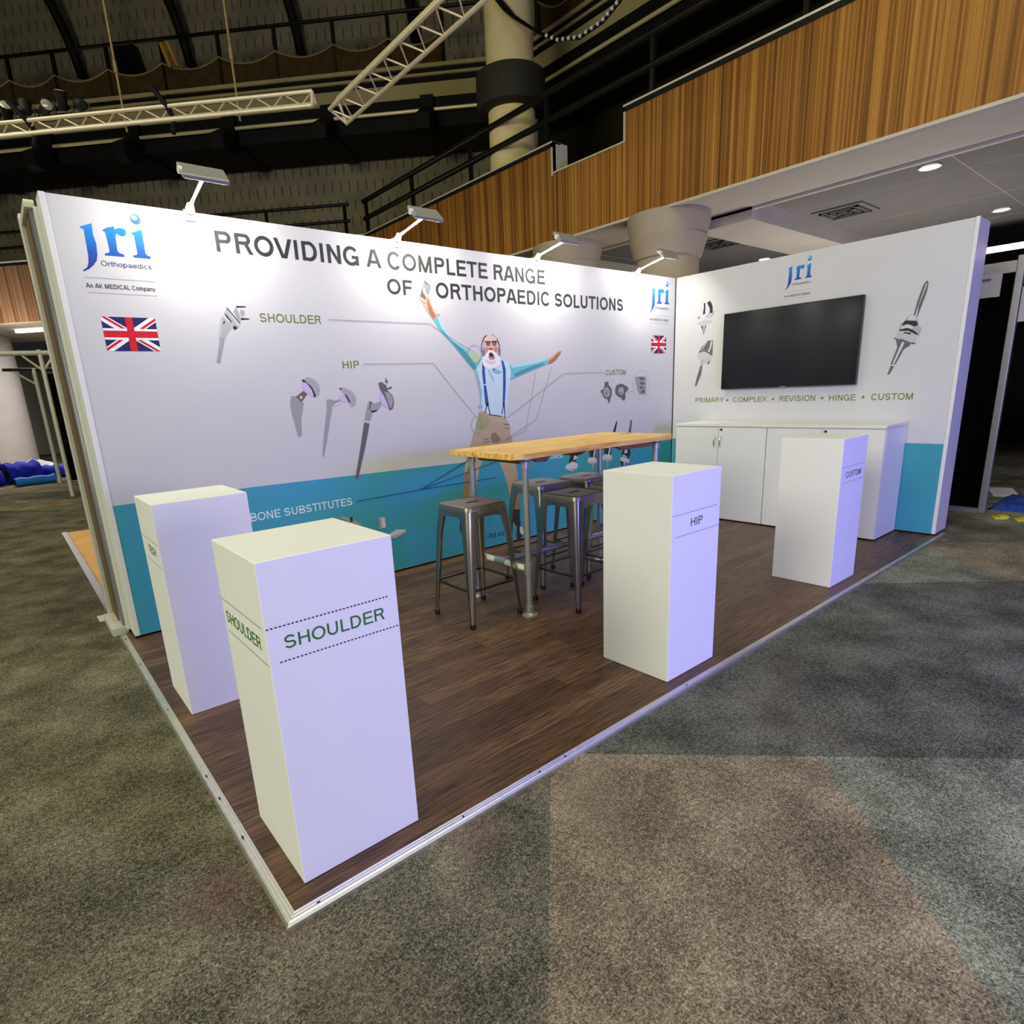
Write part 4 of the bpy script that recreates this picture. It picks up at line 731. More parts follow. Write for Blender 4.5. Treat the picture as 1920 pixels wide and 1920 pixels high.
# dark curved ribs of the upper wall
for i, (s, dz) in enumerate(((-6.9, 0), (-4.0, 0), (-1.2, 0), (1.55, 0), (4.3, 0))):
    pts = [fb(s-.05-.62*t*t, 1.45-.75*t, 9.3+2.6*t) for t in [k/8 for k in range(9)]]
    b = Vector(pts[0]); mb = MB(); mb.path([Vector(p)-b for p in pts], .11, 8)
    tag(mb.build('roof_rib', M['blackm'], loc=b), ['black curved roof rib at the far upper left corner', 'black curved roof rib above the left end of the catwalk', 'black curved roof rib over the middle catwalk bays', 'black curved roof rib left of the diagonal truss', 'black curved roof rib behind the diagonal truss'][i], 'rib', 'curved roof ribs on the back wall')
# hung trusses: three tubes and zigzag bracing
def truss(label, p0, p1, n, size, fl=(0, 0, 1)):
    a = Vector(p0); d = Vector(p1)-a; dn = d.normalized(); side = dn.cross(Vector((0, 0, 1))).normalized(); upv = side.cross(dn)
    o = thing('lighting_truss', label, 'truss', p0)
    c = [upv*size*.58-side*size*.1, -side*size*.62+upv*.0, side*size*.25-upv*size*.45]
    for k in c: MB().tube(k, k+d, .022, n=10).build('chord', M['truss'], o)
    for i in range(n):
        t0, t1 = i/n, (i+1)/n; q = (t0+t1)/2
        for A, B in ((0, 1), (1, 2)):
            mb = MB(); mb.path([c[A]+d*t0, c[B]+d*q, c[A]+d*t1], .010, 6); mb.build('brace', M['truss'], o)
    for A, B in ((0, 1), (1, 2), (2, 0)): MB().tube(c[A]+d, c[B]+d, .016, n=6).build('brace', M['truss'], o)
    return o, c, d
t1, tc, td = truss('long pale truss hung in front of the catwalk at left', fb(-1.2, -7, 4.69), fb(4.62, -7, 4.69), 17, .155)
for f in (.395, .70):
    b = td*f
    mb = MB(); mb.path([b+tc[0]+Vector((-.15, 0, .18)), b+tc[0], b+tc[1]*1.2, b+tc[2]+Vector((.05, 0, -.12))], .03, 6); mb.build('clamp', M['blackm'], t1)
truss('shorter pale truss running diagonally up towards the camera', (3.55, 1.2, 4.80), (3.5, 5.85, 4.66), 15, .23)
# hanging wires, straps, speaker, stage lights
for nm, s, z0, lb in (('hanging_cable', .30, 4.98, 'thin pale wire hanging above the far left end of the truss'), ('hanging_cable', 1.98, 4.72, 'thin pale wire hanging near the two yellow straps'), ('hanging_cable', 3.45, 4.72, 'thin pale wire hanging near the right end of the truss')):
    p = fb(s+.1, -6.6, 0); mb = MB(); mb.tube((0, 0, z0), (0, 0, 9.5), .012, n=6); mb.tube((0, 0, 5.35), (0, 0, 5.47), .02, n=6)
    tag(mb.build(nm, M['rope'], loc=(p[0], p[1], 0)), lb, 'cable', 'wires hanging over the truss')
for s, lb in ((-1.02, 'left yellow strap slung over the catwalk rope'), (-.86, 'right yellow strap slung over the catwalk rope')):
    b = fb(s, -.12, 9.02); mb = MB(); mb.path([(0, 0, 0), (.04, -.04, -.2), (.10, -.1, -.46)], [.035, .04, .03], 8)
    tag(mb.build('strap', M['yellow'], loc=b), lb, 'strap')
b = fb(-2.75, 1.2, 9.55); o = thing('wall_speaker', 'dark loudspeaker hung on the upper back wall at left', 'speaker', b, -PI/4)
mb = MB(); mb.prism([(-.3, 0, -.25), (.32, 0, -.3), (.2, 0, .28), (-.22, 0, .3)], (0, .3, 0)); mb.build('cabinet', M['blackm'], o, bevel=.02)
mb = MB(); mb.tube((0, -.01, 0), (0, .02, 0), .16, n=16); mb.build('cone', M['black'], o)
def stage_light(i, s, z, rx, lb):
    b = fb(s, -6.9, z); o = thing('stage_light', lb, 'stage light', b, -PI/4, 'stage lights clustered on the truss')
    mb = MB(); mb.M = Matrix.Rotation(rx, 4, 'X') @ Matrix.Rotation(rx*.7, 4, 'Y'); mb.lathe([(.04, -.11), (.055, -.09), (.06, .05), (.07, .09)], n=14); mb.build('barrel', M['blackm'], o)
    mb = MB(); mb.M = Matrix.Rotation(rx, 4, 'X') @ Matrix.Rotation(rx*.7, 4, 'Y'); mb.lathe([(.064, .088), (.05, .096), (.0, .10)], n=14, caps=False); mb.build('lens', M['glint'], o)
    mb = MB(); mb.path([(-.1, 0, -.0), (-.1, 0, -.13), (.1, 0, -.13), (.1, 0, 0)], .01, 6); mb.build('yoke', M['black'], o)
for i, (s, z, rx, lb) in enumerate(((.80, 4.93, .9, 'stage light at the picture edge end of the cluster on the truss'), (1.05, 4.95, -.7, 'second stage light from the left edge on the truss'), (1.3, 4.92, 1.3, 'stage light in the middle of the cluster on the truss'), (1.53, 4.99, .3, 'stage light with a bright glint on the truss'), (1.76, 4.92, -1.1, 'stage light nearest the truss clamp'))): stage_light(i, s, z, rx, lb)
# sagging beaded cable before the cream column
b = Vector((6.6, 6.3, 6.1)); pts = []
P0 = [(6.55, 7.05), (6.35, 6.82), (6.15, 6.62), (5.70, 6.26), (5.30, 6.0), (4.90, 5.87), (4.51, 5.88), (4.23, 5.98), (3.9, 6.25)]
o = thing('beaded_cable', 'dark sagging cable with pale beads crossing in front of the cream column', 'cable', b)
MB().path([Vector((6.6, y, z))-b for y, z in P0], [.045, .05, .03, .02, .02, .02, .02, .02, .02], 8).build('cord', M['black'], o)
mb = MB()
for i in range(17):
    t = 3.5+i*.26; k = int(t); f = t-k
    if k+1 < len(P0):
        y = P0[k][0]*(1-f)+P0[k+1][0]*f; z = P0[k][1]*(1-f)+P0[k+1][1]*f
        mb.tube(Vector((6.577, y-.012, z+.003))-b, Vector((6.577, y+.012, z+.003))-b, .022, n=8)
mb.build('beads', M['sheet'], o)
o['label'] = 'dark sagging cable with pale beads crossing in front of the cream column'
# ceiling fittings under the balcony
for x, y, lb in ((8.15, 1.15, 'round recessed downlight above the side wall, nearest the soffit'), (11.3, 1.15, 'round recessed downlight at the right edge of the low ceiling'), (11.35, 4.65, 'small recessed downlight showing just over the side wall top')):
    o = thing('downlight', lb, 'downlight', (x, y, 3.58), 0, 'downlights in the low ceiling')
    MB().lathe([(.115, -.012), (.10, -.016), (.09, -.002)], n=24, caps=False).build('bezel', M['lampw'], o); MB().lathe([(.092, -.006), (.0, -.007)], n=24, caps=False).build('lens', M['down'], o)
for x, y, lb in ((9.2, 2.42, 'square grey air vent in the low ceiling near the soffit'), (9.3, 4.4, 'square grey air vent in the low ceiling beyond the beam')):
    o = thing('air_vent', lb, 'vent', (x, y, 3.58)); mb = MB(); mb.box(-.32, -.32, -.02, .32, .32, 0); mb.build('frame', M['tile'], o)
    for k in range(3):
        e = .25-.08*k; mb = MB()
        for q in ((-e, -e, e, -e+.04), (-e, e-.04, e, e), (-e, -e, -e+.04, e), (e-.04, -e, e, e)): mb.box(q[0], q[1], -.035, q[2], q[3], -.02)
        mb.build('louvre', M['vent'], o)
mb = MB(); mb.tube((7.6, .5, 2.53), (7.9, -1.2, 2.56), .03, n=8); tag(mb.build('light_strip', M['ledp']), 'pink glowing strip light beyond the end of the side wall', 'light')
p = bp(-9.0, 1.2, 3.3)
mb = MB(); mb.prism([bp(-9.5, 1.0, 3.42), bp(-7.6, 1.0, 3.42), bp(-7.6, 1.0, 3.499), bp(-9.5, 1.0, 3.499)], NB*.1)
tag(mb.build('light_strip', M['ledw']), 'white strip light under the balcony at the far left', 'light')

l = bpy.data.lights.new('strip_glow', 'AREA'); l.size = 1.6; l.energy = 120; l.color = (1, .94, .97)
lo = bpy.data.objects.new('strip_glow', l); C.objects.link(lo); lo.location = bp(-8.5, .9, 3.38)

# ================================================================== THE STAND
SD, SW, WH = 2.756, 5.767, 2.523
o = thing('stand_platform', 'low exhibition platform of dark wood laminate with ribbed aluminium edging', 'platform', (0, 0, 0))
mb = MB(); mb.box(.036, .036, ZC, 6.05, 2.915, 0); mb.build('deck', M['lam'], o)
def edging(name, A, B, inw, mitre=1):
    """ribbed trim between corner points A and B, inw = inward unit vector; mitred"""
    A = Vector(A); B = Vector(B); inw = Vector(inw); d = (B-A).normalized()
    prof = [(0, ZC), (0, -.009), (.006, -.004)]
    for k in range(3):
        u = .008+k*.0105; prof += [(u, -.0065), (u+.0025, -.0005), (u+.0065, -.0005), (u+.009, -.0065)]
    prof += [(.041, .0), (.043, -.002)]
    ra = [A+inw*u+d*u*mitre+Vector((0, 0, z)) for u, z in prof]; rb = [B+inw*u+Vector((0, 0, z)) for u, z in prof]
    mb = MB(); n = len(prof)
    mb.add(ra+rb, [(i, i+1, n+i+1, n+i) for i in range(n-1)]+[list(range(n)), list(range(n, 2*n))])
    return mb.build(name, M['alu'], o)
edging('edging', (0, 0, 0), (1.06, 0, 0), (0, 1, 0)); edging('edging', (1.061, 0, 0), (3.9, 0, 0), (0, 1, 0), 0); edging('edging', (3.901, 0, 0), (5.98, 0, 0), (0, 1, 0), 0)
edging('edging', (0, 0, 0), (0, .79, 0), (1, 0, 0)); edging('edging', (0, .791, 0), (0, 2.90, 0), (1, 0, 0), 0)
mb = MB()
for x, y in ((.10, .02), (.62, .022), (.98, .02), (1.12, .022), (1.95, .02), (3.2, .02), (4.4, .02), (.02, .45), (.02, .72), (.02, .9), (.022, 1.6), (.02, 2.3), (.02, 2.8)): mb.lathe([(.005, -.004), (.005, -.0008), (.0, -.0003)], (x, y), n=8)
mb.build('screws', M['gap'], o)

# ---- printing helpers
# ---- a plain grotesque alphabet drawn from strokes (cap height 1, stroke ST)
def alphabet(ST):
    def _rib(pts, w=None, closed=False):
        w = w or ST; n = len(pts); P = [Vector((p[0], p[1])) for p in pts]; L = []; R = []
        for i in range(n):
            a = P[(i-1) % n] if (closed or i > 0) else P[i]; b = P[(i+1) % n] if (closed or i < n-1) else P[i]
            d = (b-a).normalized(); nn = Vector((-d.y, d.x))*w/2; L.append(P[i]+nn); R.append(P[i]-nn)
        k = n if closed else n-1
        return [[tuple(L[i]), tuple(L[(i+1) % n]), tuple(R[(i+1) % n]), tuple(R[i])] for i in range(k)]
    def _arc(cx, cy, rx, ry, a0, a1, n=14):
        return [(cx+rx*math.cos(math.radians(a0+(a1-a0)*k/n)), cy+ry*math.sin(math.radians(a0+(a1-a0)*k/n))) for k in range(n+1)]
    def _bar(x0, y0, x1, y1): return [[(x0, y0), (x1, y0), (x1, y1), (x0, y1)]]
    def _dia(xb, xt, y0=0, y1=1, w=None):
        w = w or ST*1.08
        return [[(xb-w/2, y0), (xb+w/2, y0), (xt+w/2, y1), (xt-w/2, y1)]]
    def _stem(x, y0=0, y1=1): return _bar(x-ST/2, y0, x+ST/2, y1)
    def _hor(x0, x1, y): return _bar(x0, y-ST*.46, x1, y+ST*.46)
    h2 = ST/2; XH = .73
    def _S(cx, w, H):
        ry = (H-ST)/4*1.02; rx = w/2-h2
        return _rib(_arc(cx, H-h2-ry+.0, rx*.93, ry, 18, 270, 18)+_arc(cx, h2+ry, rx, ry, 90, -162, 18)[1:])
    def _bowl(x0, x1, yb, yt):
        r = (yt-yb)/2-ST*.46; cx = x1-h2-r*.95
        return _hor(x0, cx, yt-ST*.46)+_hor(x0, cx, yb+ST*.46)+_rib(_arc(cx, (yt+yb)/2, r*.95, r, 90, -90))
    def _o(cx, rx, H): return _rib(_arc(cx, H/2, rx-h2, H/2-h2+.012, 0, 360, 28)[:-1], ST, True)
    def _n(x0, x1, H=XH): 
        r = (x1-x0-ST)/2; return _stem(x0+h2, 0, H)+_stem(x1-h2, 0, H-r)+_rib(_arc((x0+x1)/2, H-r-h2+.01, r, r, 0, 180))
    GL = {
     'A': (.93, _dia(.09, .42)+_dia(.84, .51)+_hor(.24, .69, .30)), 'B': (.93, _stem(.11+h2)+_bowl(.11, .84, .47, 1)+_bowl(.11, .88, 0, .53)),
     'C': (1.0, _rib(_arc(.51, .5, .37, .44, 38, 322, 24))), 'D': (1.0, _stem(.11+h2)+_hor(.11, .46, 1-ST*.46)+_hor(.11, .46, ST*.46)+_rib(_arc(.46, .5, .38, .433, 90, -90, 18))),
     'E': (.9, _stem(.11+h2)+_hor(.11, .84, 1-ST*.46)+_hor(.11, .80, .52)+_hor(.11, .86, ST*.46)), 'F': (.85, _stem(.11+h2)+_hor(.11, .80, 1-ST*.46)+_hor(.11, .74, .50)),
     'G': (1.07, _rib(_arc(.52, .5, .39, .44, 40, 318, 24))+_hor(.56, .97, .44)+_stem(.97-h2, .0, .45)), 'H': (1.0, _stem(.11+h2)+_stem(.89-h2)+_hor(.11, .89, .53)),
     'I': (.42, _stem(.21)), 'K': (.93, _stem(.11+h2)+_dia(.25, .80, .32, 1)+_dia(.83, .42, 0, .55)), 'L': (.77, _stem(.11+h2)+_hor(.11, .75, ST*.46)),
     'M': (1.15, _stem(.10+h2)+_stem(1.05-h2)+_dia(.575, .20)+_dia(.575, .95)), 'N': (1.0, _stem(.11+h2)+_stem(.89-h2)+_dia(.81, .19)),
     'O': (1.08, _o(.54, .49, 1)), 'P': (.92, _stem(.11+h2)+_bowl(.11, .86, .42, 1)), 'R': (.98, _stem(.11+h2)+_bowl(.11, .87, .45, 1)+_dia(.84, .62, 0, .5)),
     'S': (.93, _S(.46, .78, 1.0)), 'T': (.86, _stem(.43)+_hor(.02, .84, 1-ST*.46)), 'U': (1.0, _stem(.11+h2, .38, 1)+_stem(.89-h2, .38, 1)+_rib(_arc(.5, .38, .39-h2, .38-h2, 180, 360, 18))),
     'V': (.93, _dia(.42, .09)+_dia(.51, .84)), 'X': (.93, _dia(.10, .83)+_dia(.83, .10)), 'Y': (.93, _dia(.46, .09, .4, 1)+_dia(.46, .83, .4, 1)+_stem(.46, 0, .45)),
     ' ': (.38, []), '-': (.46, _hor(.06, .40, .34)), '.': (.38, _bar(.12, 0, .27, .15)),
     'a': (.77, _stem(.66-h2, 0, .5)+_rib(_arc(.38, .5, .205, .165, 0, 165))+_rib(_arc(.36, .205, .23, .15, 0, 360)[:-1], ST, True)),
     'c': (.69, _rib(_arc(.38, XH/2, .27, XH/2-h2, 45, 315, 18))), 'd': (.77, _stem(.69-h2)+_o(.36, .31, XH)), 'e': (.77, _rib(_arc(.38, XH/2, .27, XH/2-h2, 0, 320, 20))+_hor(.11, .72, XH/2-.02)),
     'h': (.77, _stem(.09+h2)+_n(.09, .68)), 'i': (.31, _stem(.155, 0, XH)+_bar(.085, .86, .225, 1)), 'l': (.31, _stem(.155)), 'm': (1.15, _n(.09, .62)+_n(.475, 1.06)), 'n': (.77, _n(.09, .68)),
     'o': (.77, _o(.385, .335, XH)), 'p': (.77, _stem(.08+h2, -.28, XH)+_o(.41, .31, XH)), 'r': (.46, _stem(.09+h2, 0, XH)+_rib(_arc(.42, .36, .25, .30, 95, 150, 6))),
     's': (.69, _S(.34, .56, XH)), 't': (.40, _stem(.2, .03, .93)+_hor(.02, .38, XH-h2)+_hor(.2, .36, ST*.46)), 'y': (.69, _dia(.345, .07, 0, XH)+_dia(.20, .62, -.28, XH)),
    }
    return GL
GLS = {}
def text_into(mb, s, place, a0, a1, z0, h, mi=0, off=0):
    x = 0; polys = []; wt = off or .15
    if wt not in GLS: GLS[wt] = alphabet(wt)
    GL = GLS[wt]
    for ch in s:
        wd, ps = GL[ch]; polys += [[(x+u, v) for u, v in p] for p in ps]; x += wd
    lo = min(u for p in polys for u, v in p); hi = max(u for p in polys for u, v in p)
    for k, p in enumerate(polys): mb.face([place(a0+(u-lo)/(hi-lo)*(a1-a0), z0+v*h, .0008+.000006*(k % 60)) for u, v in p], mi)
def print_obj(name, items, place, parent, label=None, d0=.0008, step=.00002):
    cols = []; mb = MB()
    for i, (c, pts) in enumerate(items):
        if c not in cols: cols.append(c)
        mb.face([place(a, z, d0+step*i) for a, z in pts], cols.index(c))
    ob = mb.build(name, [ink(c) for c in cols], parent)
    if label: ob['label'] = label
    return ob
def flag_items(x0, z0, w, h):
    def R(a, b, c, d): return [(x0+a*w, z0+b*h), (x0+c*w, z0+b*h), (x0+c*w, z0+d*h), (x0+a*w, z0+d*h)]
    def clip(poly):
        for ax, lim, sg in ((0, 0, 1), (0, 1, -1), (1, 0, 1), (1, 1, -1)):
            out = []
            for p, q in zip(poly, poly[1:]+poly[:1]):
                ip = (p[ax]-lim)*sg >= 0; iq = (q[ax]-lim)*sg >= 0
                if ip: out.append(p)
                if ip != iq:
                    t = (lim-p[ax])/(q[ax]-p[ax]); out.append((p[0]+t*(q[0]-p[0]), p[1]+t*(q[1]-p[1])))
            poly = out
        return poly
    it = [('fblue', R(0, 0, 1, 1))]; r = w/h
    def band(p, q, o0, o1):
        d = Vector(((q[0]-p[0])*r, q[1]-p[1])).normalized(); n = Vector((-d.y/r, d.x))
        a, b = Vector(p), Vector(q); e = Vector((d.x/r, d.y))*.3
        return [tuple(a-e+n*o0), tuple(b+e+n*o0), tuple(b+e+n*o1), tuple(a-e+n*o1)]
    for p, q in (((0, 0), (1, 1)), ((0, 1), (1, 0))): it.append(('fwhite', [(x0+u*w, z0+v*h) for u, v in clip(band(p, q, -.1, .1))]))
    for p, q in (((.5, .5), (1, 1)), ((.5, .5), (0, 0)), ((.5, .5), (0, 1)), ((.5, .5), (1, 0))):
        bb = band(p, q, 0, -.067); bb[0] = tuple(Vector(p)); bb[3] = tuple(Vector(p)+(Vector(bb[3])-Vector(band(p, q, 0, -.067)[0])))
        it.append(('fred', [(x0+u*w, z0+v*h) for u, v in clip(bb)]))
    it += [('fwhite', R(.5-.167*.5/r*2*.5-.0, 0, .5+.167*.5/r*2*.5, 1)), ('fwhite', R(0, .333, 1, .667)), ('fred', R(.5-.1/r, 0, .5+.1/r, 1)), ('fred', R(0, .4, 1, .6))]
    return it
def logo(parent, place, ox, oz, sc=1, sx=1):
    z0, z1 = 2.14, 2.47
    mb = MB()
    def T(a, z): return (ox+(a-.37)*sc*sx, oz+(z-2.3)*sc)
    for k in ('J', 'r', 'i'): mb.face([place(*T(a, z), .0008) for a, z in LOGO[k]])
    cx, cz = LOGO['dot'][0]
    dm = MB(); dm.face([place(*T(cx+.026*math.cos(2*PI*t/24), cz+.0275*math.sin(2*PI*t/24)), .0008) for t in range(24)])
    q = MB()
    q.face([place(*T(cx-.004+.016*math.cos(2*PI*t/24), cz+.008+.014*math.sin(2*PI*t/24)), .0012) for t in range(24)])
    lo = oz+(z0-2.3)*sc; hi = oz+(z1-2.3)*sc
    L = mb.build('logo', logo_ink('logo_gradient', lo, hi), parent); L['label'] = 'blue gradient logo letters with a round dot'; dm.build('logo_dot', ink('dotblue'), L)
    mb = MB(); d = .0008
    for c, s, a0, a1, zb, h in ((0, 'Orthopaedics', .2899, .5418, 2.1848, .0264), (1, 'An AK MEDICAL Company', .1966, .5411, 2.0655, .0237)):
        A0, Z0 = T(a0, zb); A1, _ = T(a1, zb); text_into(mb, s, place, A0, A1, Z0, h*sc, c, .16 if c else .125)
    for zz in (2.1173, 2.0393):
        p, q2 = T(.197, zz), T(.544, zz+.0022); mb.face([place(p[0], p[1], d), place(q2[0], p[1], d), place(q2[0], q2[1], d), place(p[0], q2[1], d)], 2)
    mb.build('logo_lettering', [ink('navy'), ink('ink'), ink('rule')], parent)
    q.build('logo_gleam', flat('logo_gleam', (150, 206, 244), .6, 0, .2, 0), L)

# ---- back wall
WB = thing('exhibition_wall', 'long white exhibition back wall printed with a headline, implants and a leaping man', 'exhibition wall', (0, 0, 0))
mb = MB(); mb.box(.085, SD, .016, SW+.30, SD+.15, WH); mb.build('panel', M['wall'], WB)
mb = MB(); mb.box(.068, SD-.004, .014, .098, SD+.152, WH+.004); mb.build('edge_profile', M['profile'], WB, bevel=.003)
mb = MB(); mb.box(.10, SD+.02, 0.0, SW, SD+.14, .016); mb.box(.07, SD+.005, 0, .10, SD+.05, .014); mb.build('base_gap', M['gap'], WB)
def pB(a, z, d=.0008): return (a, SD-d, z)
mb = MB(); mb.face([pB(a, z, .0005) for a, z in ((.098, .018), (5.764, .018), (5.764, .756), (3.53, .802), (2.43, .826), (.9, .849), (.098, .845))]); mb.build('teal_band', M['teal'], WB)
HN = {'headline': 'grey headline PROVIDING A COMPLETE RANGE OF ORTHOPAEDIC SOLUTIONS', 'caption': 'printed captions'}
for nm in ('headline', 'caption'):
    mb = MB(); cols = []
    for n2, s, pl, col, a0, a1, z0, h in TEXTS:
        if pl == 'B' and n2 == nm:
            if col not in cols: cols.append(col)
            text_into(mb, s, pB, a0, a1, z0, h, cols.index(col), .19 if nm == 'headline' else .15)
    ob = mb.build(nm, [ink(c) for c in cols], WB); ob['label'] = HN[nm]
logo(WB, pB, .37, 2.3); logo(WB, pB, 5.4785, 2.304)
for x0 in (.2345, 5.342):
    ob = print_obj('flag', flag_items(x0, 1.729, .2755, .187), pB, WB, 'printed Union flag')
print_obj('printed_man', PR['man'], pB, WB, 'printed jumping man with white beard, headphones and blue braces', .0015)
print_obj('leader_lines', PR['lines'], pB, WB, None, .0035, .00001)
print_obj('implant_print', PR['implants'], pB, WB, 'printed pictures of joint implants')
# ---- side wall
WR = thing('exhibition_wall', 'white exhibition side wall at right carrying the television', 'exhibition wall', (0, 0, 0))
mb = MB(); mb.box(SW, .058, .016, SW+.306, SD, WH); mb.build('panel', M['wall'], WR)
mb = MB(); mb.box(SW-.004, .046, .014, SW+.03, .075, WH+.004); mb.box(SW+.03, .05, .014, SW+.308, .06, WH+.002); mb.build('edge_profile', M['profile'], WR, bevel=.003)
mb = MB(); mb.box(SW+.02, .08, 0, SW+.29, SD, .016); mb.build('base_gap', M['gap'], WR)
mb = MB(); mb.box(SW-.003, SD-.012, .016, SW, SD-.001, WH); mb.build('corner_gap', M['gap'], WR)
def pR(a, z, d=.0008): return (SW-d, a, z)
mb = MB(); mb.face([pR(a, z, .0005) for a, z in ((.076, .018), (2.74, .018), (2.74, .77), (.347, .795), (.076, .794))]); mb.build('teal_band', M['teal'], WR)
mb = MB()
for n2, s, pl, col, a0, a1, z0, h in TEXTS:
    if pl == 'R': text_into(mb, s, pR, a0, a1, z0, h, 0, .15)
for y in (2.068, 1.566, 1.09, .7334): mb.face([pR(y+.012*math.cos(2*PI*t/14), 1.195+.012*math.sin(2*PI*t/14)) for t in range(14)])
ob = mb.build('caption', ink('green'), WR); ob['label'] = 'green line PRIMARY COMPLEX REVISION HINGE CUSTOM'
logo(WR, pR, 1.403, 2.341, .82, -.86)
print_obj('implant_print', PR['implants_right'], pR, WR, 'printed pictures of knee implants')
# ---- television
o = thing('television', 'large black flat television mounted on the side wall', 'television', (SW, 1.452, 1.69))
mb = MB(); mb.box(-.062, -.662, -.380, -.02, .662, .380); mb.build('case', M['tvframe'], o, bevel=.004)
mb = MB(); mb.box(-.0635, -.652, -.364, -.061, .652, .372); mb.build('screen', M['screen'], o)
mb = MB(); mb.box(-.02, -.25, -.2, 0.0, .25, .2); mb.build('bracket', M['black'], o)
mb = MB(); mb.box(-.0645, -.03, -.377, -.062, .03, -.371); mb.build('badge', M['pipe'], o)
# ---- floodlights on arms along the back wall
heads = ((.80, .815, 2.637), (2.22, 2.27, 2.628), (3.64, 3.69, 2.628), (5.07, 5.13, 2.645))
FL = ('white arm floodlight nearest the left end of the back wall, above the first headline letters', 'white arm floodlight above the words A COMPLETE on the back wall',
      'white arm floodlight in front of the rear capital, above the end of the headline', 'white arm floodlight closest to the inner corner of the stand')
for (bx, hx, hz), lb in zip(heads, FL):
    o = thing('floodlight', lb, 'floodlight', (bx, SD, WH), 0, 'arm floodlights along the back wall')
    dx = hx-bx; dz = hz-WH
    mb = MB(); mb.box(-.03, -.012, -.05, .03, 0, .012); mb.box(-.03, -.012, .0, .03, .10, .012); mb.path([(0, -.01, .0), (0, -.045, .03)], [.028, .02], 10); mb.build('clamp', M['lampw'], o, bevel=.002)
    MB().path([(0, -.03, .02), (dx*.3, -.12, dz*.4), (dx*.8, -.29, dz*.78)], [.013, .009, .009], 10).build('arm', M['lampw'], o)
    a = math.radians(44); c = Vector((dx, -.335, dz)); T = Matrix.Translation(c) @ Matrix.Rotation(a, 4, 'X')
    mb = MB(); mb.M = T; mb.box(-.122, -.06, -.013, .122, .06, .013); mb.build('head', M['lampg'], o, bevel=.006)
    mb = MB(); mb.M = T; mb.tube((-.13, .0, .0), (-.11, .0, 0), .02, n=12); mb.build('hinge', M['lampw'], o)
    mb = MB(); mb.M = T; mb.box(-.11, -.05, -.0155, .11, .05, -.0135); mb.build('led_panel', M['led'], o)
    l = bpy.data.lights.new('flood_beam', 'AREA'); l.shape = 'RECTANGLE'; l.size = .22; l.size_y = .10; l.energy = 10; l.color = (1, .98, .90)
    lo = bpy.data.objects.new('flood_beam', l); C.objects.link(lo); lo.parent = o; lo.matrix_local = T @ Matrix.Translation((0, 0, -.02))
# ---- plinths
def plinth(lb, x, y, texts):
    o = thing('display_plinth', lb, 'plinth', (x, y, 0), 0, 'white display plinths')
    mb = MB(); mb.box(0, 0, .001, .4, .4, 1.0); mb.build('body', M['plinth'], o, bevel=.0015, seg=1)
    def pf(a, z, d=.0008): return (a, -d, z)
    def pl(a, z, d=.0008): return (-d, .4-a, z)
    for s, face, a0, a1, z0, h, col, dots, lines in texts:
        pp = pf if face == 'f' else pl
        mb = MB(); text_into(mb, s, pp, a0, a1, z0, h, 0, .135)
        q = mb.build('lettering', ink(col), o); q['label'] = 'printed word '+s
        for (b0, b1, zz) in lines:
            mb = MB()
            if dots:
                n = int((b1-b0)/.0115)
                for k in range(n):
                    u = b0+(b1-b0)*k/n; mb.face([pp(u, zz), pp(u+.0062, zz), pp(u+.0062, zz+.0038), pp(u, zz+.0038)])
            else: mb.face([pp(b0, zz), pp(b1, zz), pp(b1, zz+.0022), pp(b0, zz+.0022)])
            mb.build('dotted_line' if dots else 'ruled_line', ink('dots' if dots else 'rule'), o)
    return o
plinth('white plinth in the near corner lettered SHOULDER on two sides', .0963, .1083,
       [('SHOULDER', 'f', .047, .351, .640+.107, .038, 'pgreen', True, [(.003, .373, .813), (.027, .399, .712)]),
        ('SHOULDER', 'l', .03, .348, .741, .038, 'pgreen', False, [(-.0+.0, .372, .811), (.018, .392, .707)])])
plinth('white plinth by the left edging, half hidden behind the nearest one', .0951, 1.4485,
       [('TECH', 'l', .14, .30, .751, .038, 'darkgreen', False, [(.03, .385, .816), (.003, .4, .711)])])
plinth('white plinth beside the bar table lettered HIP', 1.9032, .0968,
       [('HIP', 'f', .154, .25, .747, .038, 'darkgreen', False, [(.007, .376, .8155), (.029, .398, .7125)])])
plinth('white plinth before the cabinets lettered CUSTOM', 3.7969, .1196,
       [('CUSTOM', 'f', .083, .33, .742, .038, 'darkgreen', False, [(.009, .373, .813), (.042, .4, .709)])])
# ---- cabinets and worktop
CX0, CX1 = 5.264, 5.757
def cabinet(lb, y0, y1, handles):
    o = thing('cabinet', lb, 'cabinet', (CX0, y0, 0), 0, 'white cupboards under the television'); w2 = y1-y0
    mb = MB(); mb.box(.022, 0, .012, CX1-CX0, w2, .952); mb.build('carcass', M['cab'], o)
    mb = MB(); mb.box(.03, .002, .945, .4, w2-.002, .953); mb.box(.03, 0, 0, .4, w2, .012); mb.build('shadow_gap', M['gap'], o)
    for k in range(2):
        a = .003+k*(w2/2); b = (k+1)*w2/2-.0015
        mb = MB(); mb.box(0, a, .014, .02, b, .944); dr = mb.build('door', M['cab'], o, bevel=.001, seg=1)
        if handles:
            hy = w2/2+(-.032 if k == 0 else .032); mb = MB()
            mb.path([(.0, hy, .852), (-.028, hy, .838), (-.034, hy, .80), (-.028, hy, .762), (0, hy, .748)], .0055, 8); mb.build('handle', M['chrome'], dr)
        if k == 0: mb = MB(); mb.tube((.001, w2/2-.03, .924), (-.006, w2/2-.03, .924), .011, n=12); mb.build('lock', M['lock'], dr)
    return o
cabinet('white two-door cupboard with chrome handles by the inner corner', 1.360, 2.355, True)
